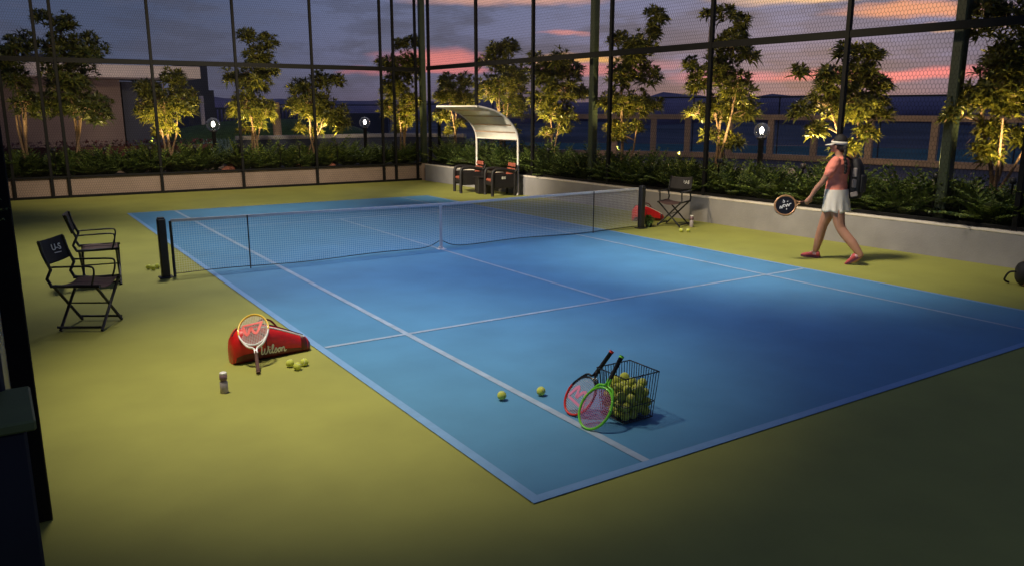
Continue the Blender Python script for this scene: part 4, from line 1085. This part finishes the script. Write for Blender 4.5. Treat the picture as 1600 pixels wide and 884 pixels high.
# floodlights hung above the court, then added fill lamps
WARM = (1.,.90,.70); COOL_FILL = (.46,.58,1.)
spot('flood_or_fill_light',(-5.0,-4.4,7.2),(-3.3,-4.5,0),2250,53,1.,WARM,.35)
spot('flood_or_fill_light',(-1.2,-2.6,8.6),(3.9,-2.9,.0),4300,46,1.,WARM,.9)
spot('flood_or_fill_light',(-5.2,3.2,6.4),(5.0,7.2,1.0),8200,27,1.,WARM,.3)
spot('flood_or_fill_light',(-1.0,1.5,6.8),(-.6,10.6,.1),2500,58,1.,WARM,.4)
spot('flood_or_fill_light',(-3.2,2.6,8.0),(-2.3,2.2,0),1950,77,1.,(1.,.94,.84),.4)
spot('flood_or_fill_light',(-.6,-1.6,8.5),(.1,-2.3,0),1250,66,1.,COOL_FILL,.4)  # cool fill added to brighten and tint the middle of the court
for y in (6.2,-.6): spot('flood_or_fill_light',(-1.6,y,5.6),(7.0,y+.3,2.7),1800,66,1.,(1.,.80,.45),.3)  # warm fill added to brighten the right row of trees
for x in (-3.0,2.6): spot('flood_or_fill_light',(x,3.6,5.6),(x,12.2,2.5),1200,66,1.,(1.,.80,.45),.3)  # same added fill for the trees behind the far fence
# ground uplights at the trees, each with its small fixture
for (bx,by),right,i in UPL:
    for sd in (-1,1):
        p = V((bx,by,.40)) + (V((-.62,.55*sd,0)) if right else V((.55*sd,-.55,0)))
        fx = thing('garden_uplight','small black uplight on a stake in the bed in front of a tree','lamp',p,0,'garden uplights at the trees')
        MB().lathe([(.014,0),(.014,.68),(.040,.69),(.048,.71),(.048,.77)],12).build('housing', M_black, fx)
        cl = TREES[i][1]; zc = sum(c[1] for c in cl)/len(cl)
        e = 370 if i >= 2 else (90 if i == 1 else 60)
        spot('uplight', p+V((0,0,.80)), V((bx,by,zc-.2)), e, 96, 1., (1.,.77,.34), .04)
# facade lamps washing the pavilion
for x in (-3.6,-.6): spot('facade_lamp',(x,16.35,.5),(x,19.4,2.8),95,110,1.,(1.,.80,.72),.1)
# fill spots added to brighten the glazed screen
for x,y in ((16.5,17.2),(18.9,12.6),(20.6,7.2),(21.2,2.2)): spot('screen_fill',(x,y,.35),(x+3.2,y+1.2,1.3),24,120,1.,(1.,.74,.5),.1).data.specular_factor = 0
# the low dusk sun, nearly gone
S = bpy.data.lights.new('sun','SUN'); S.energy = .12; S.angle = R(3); S.color = (1,.55,.38)
so_ = bpy.data.objects.new('sun', S); COL.objects.link(so_)
saz, sel = R(52), R(4)
so_.rotation_euler = V((-math.sin(saz)*math.cos(sel), -math.cos(saz)*math.cos(sel), -math.sin(sel))).to_track_quat('-Z','Y').to_euler()

# ------------------------------------------------------------------ dusk sky
Wd = bpy.data.worlds.new('World'); SC.world = Wd; Wd.use_nodes = True
nt = Wd.node_tree; N = nt.nodes; LK = nt.links
def math_n(op, a, b=None, c=None, clamp=False):
    n = N.new('ShaderNodeMath'); n.operation = op; n.use_clamp = clamp
    for i,x in enumerate((a,b,c)):
        if x is None: continue
        if isinstance(x,(int,float)): n.inputs[i].default_value = x
        else: LK.new(x, n.inputs[i])
    return n.outputs[0]
def mixc(f, a, b, mode='MIX'):
    n = N.new('ShaderNodeMix'); n.data_type = 'RGBA'; n.blend_type = mode
    for s,x in ((n.inputs['Factor'],f),(n.inputs[6],a),(n.inputs[7],b)):
        if isinstance(x,(int,float)): s.default_value = x
        elif isinstance(x,tuple): s.default_value = (*x,1)
        else: LK.new(x,s)
    return n.outputs[2]
def smooth(x, a, b):
    n = N.new('ShaderNodeMapRange'); n.interpolation_type = 'SMOOTHERSTEP'; n.clamp = True
    LK.new(x, n.inputs[0]); n.inputs[1].default_value = a; n.inputs[2].default_value = b; n.inputs[3].default_value = 0; n.inputs[4].default_value = 1
    return n.outputs[0]
tc = N.new('ShaderNodeTexCoord'); sp = N.new('ShaderNodeSeparateXYZ'); LK.new(tc.outputs['Generated'], sp.inputs[0])
DEG = 180/math.pi
az = math_n('MULTIPLY', math_n('ARCTAN2', sp.outputs[0], sp.outputs[1]), DEG)
el = math_n('MULTIPLY', math_n('ARCSINE', sp.outputs[2]), DEG)
cmb = N.new('ShaderNodeCombineXYZ'); LK.new(math_n('MULTIPLY',az,.14), cmb.inputs[0]); LK.new(math_n('MULTIPLY',el,.55), cmb.inputs[1])
nz = N.new('ShaderNodeTexNoise'); nz.inputs['Scale'].default_value = 1.1; nz.inputs['Detail'].default_value = 7; nz.inputs['Roughness'].default_value = .58; LK.new(cmb.outputs[0], nz.inputs['Vector'])
sn = N.new('ShaderNodeSeparateColor'); LK.new(nz.outputs['Color'], sn.inputs[0])
na = math_n('SUBTRACT', sn.outputs[0], .5); nb = math_n('SUBTRACT', sn.outputs[1], .5)
azd = math_n('ADD', az, math_n('MULTIPLY', na, 7.)); eld = math_n('ADD', el, math_n('MULTIPLY', nb, 1.5))
ramp = lambda lst, x, lo, hi: None
def vramp(x, lo, hi, stops):
    m_ = N.new('ShaderNodeMapRange'); LK.new(x, m_.inputs[0]); m_.inputs[1].default_value = lo; m_.inputs[2].default_value = hi
    r = N.new('ShaderNodeValToRGB'); LK.new(m_.outputs[0], r.inputs[0]); e = r.color_ramp.elements
    e[0].position = (stops[0][0]-lo)/(hi-lo); e[0].color = (*stops[0][1],1); e[1].position = (stops[-1][0]-lo)/(hi-lo); e[1].color = (*stops[-1][1],1)
    for p,c in stops[1:-1]: q = e.new((p-lo)/(hi-lo)); q.color = (*c,1)
    return r.outputs[0]
left = vramp(el,-2,60,[(-2,(.030,.032,.055)),(0,(.042,.048,.085)),(3,(.045,.060,.115)),(7,(.040,.055,.108)),(20,(.03,.045,.09)),(60,(.025,.04,.09))])
right = vramp(el,-2,60,[(-2,(.040,.036,.060)),(0,(.066,.062,.108)),(3,(.105,.112,.205)),(6.5,(.108,.128,.235)),(20,(.06,.07,.14)),(60,(.025,.04,.09))])
sky = mixc(smooth(az,2,36), left, right)
sky = mixc(math_n('MULTIPLY', smooth(math_n('ADD', sn.outputs[2], math_n('MULTIPLY', el, 0.0)), .40, .64), .55), sky, (.062,.068,.112))   # grey cloud veils
sky = mixc(math_n('MULTIPLY', smooth(math_n('ADD', sn.outputs[0], math_n('MULTIPLY', sn.outputs[2], .5)), .70, .86), .38), sky, (.034,.038,.066))
CL = [(27.6,3.45,3.6,.75,(.60,.17,.16),.9),(28.2,2.7,3.2,.35,(.55,.16,.17),.85),(23.6,2.4,2.4,.35,(.36,.12,.14),.7),(37.6,3.45,3.6,.42,(.60,.31,.10),.95),(39.0,2.7,4.5,.42,(.50,.15,.16),.75),
      (36.5,5.05,2.2,.20,(.55,.20,.18),.7),(33,7.3,8,.55,(.52,.27,.21),.85),(27,7.6,5,.3,(.45,.30,.22),.7),(55,7.0,8,.5,(.66,.40,.22),1.),(59.5,5.9,5,.4,(.60,.24,.13),.9),(61.3,5.0,2.4,.28,(.75,.40,.16),.9),
      (58,2.1,10,.42,(.60,.15,.17),.95),(47.2,2.2,3.4,.5,(.46,.15,.21),.85),(42,3.0,3,.4,(.36,.15,.19),.5)]
for a,e,sa,se,c,s in CL:
    dx = math_n('DIVIDE', math_n('SUBTRACT', azd, a), sa); dy = math_n('DIVIDE', math_n('SUBTRACT', eld, e), se)
    r2 = math_n('SQRT', math_n('ADD', math_n('MULTIPLY',dx,dx), math_n('MULTIPLY',dy,dy)))
    n = N.new('ShaderNodeMapRange'); n.interpolation_type='SMOOTHSTEP'; LK.new(r2,n.inputs[0]); n.inputs[1].default_value=1.25; n.inputs[2].default_value=.35; n.inputs[3].default_value=0; n.inputs[4].default_value=s
    sky = mixc(n.outputs[0], sky, c)
nk = N.new('ShaderNodeTexSky'); nk.sky_type = 'NISHITA'; nk.sun_disc = False; nk.sun_elevation = sel; nk.sun_rotation = saz
bg1 = N['Background']; LK.new(sky, bg1.inputs[0]); bg1.inputs[1].default_value = 1.4
bg2 = N.new('ShaderNodeBackground'); LK.new(nk.outputs[0], bg2.inputs[0]); bg2.inputs[1].default_value = .004
ad = N.new('ShaderNodeAddShader'); LK.new(bg1.outputs[0], ad.inputs[0]); LK.new(bg2.outputs[0], ad.inputs[1]); LK.new(ad.outputs[0], N['World Output'].inputs[0])

# ------------------------------------------------------------------ camera and view
cam = bpy.data.cameras.new('camera'); co = bpy.data.objects.new('camera', cam); COL.objects.link(co); SC.camera = co
cam.sensor_width = 36; cam.lens = 36*1243.8/1600; cam.clip_start = .05; cam.clip_end = 20000
co.location = (-5.726,-10.7005,2.1234); co.rotation_euler = (R(90-12.344), R(-.038), -R(33.053))
vs_ = SC.view_settings; SC.display_settings.display_device = 'sRGB'; vs_.view_transform = 'Standard'; vs_.look = 'None'; vs_.exposure = 0; vs_.gamma = 1; vs_.use_curve_mapping = False
SC.render.engine = 'CYCLES'; SC.cycles.use_denoising = True; SC.cycles.max_bounces = 6; SC.cycles.transparent_max_bounces = 12; SC.cycles.sample_clamp_indirect = 4
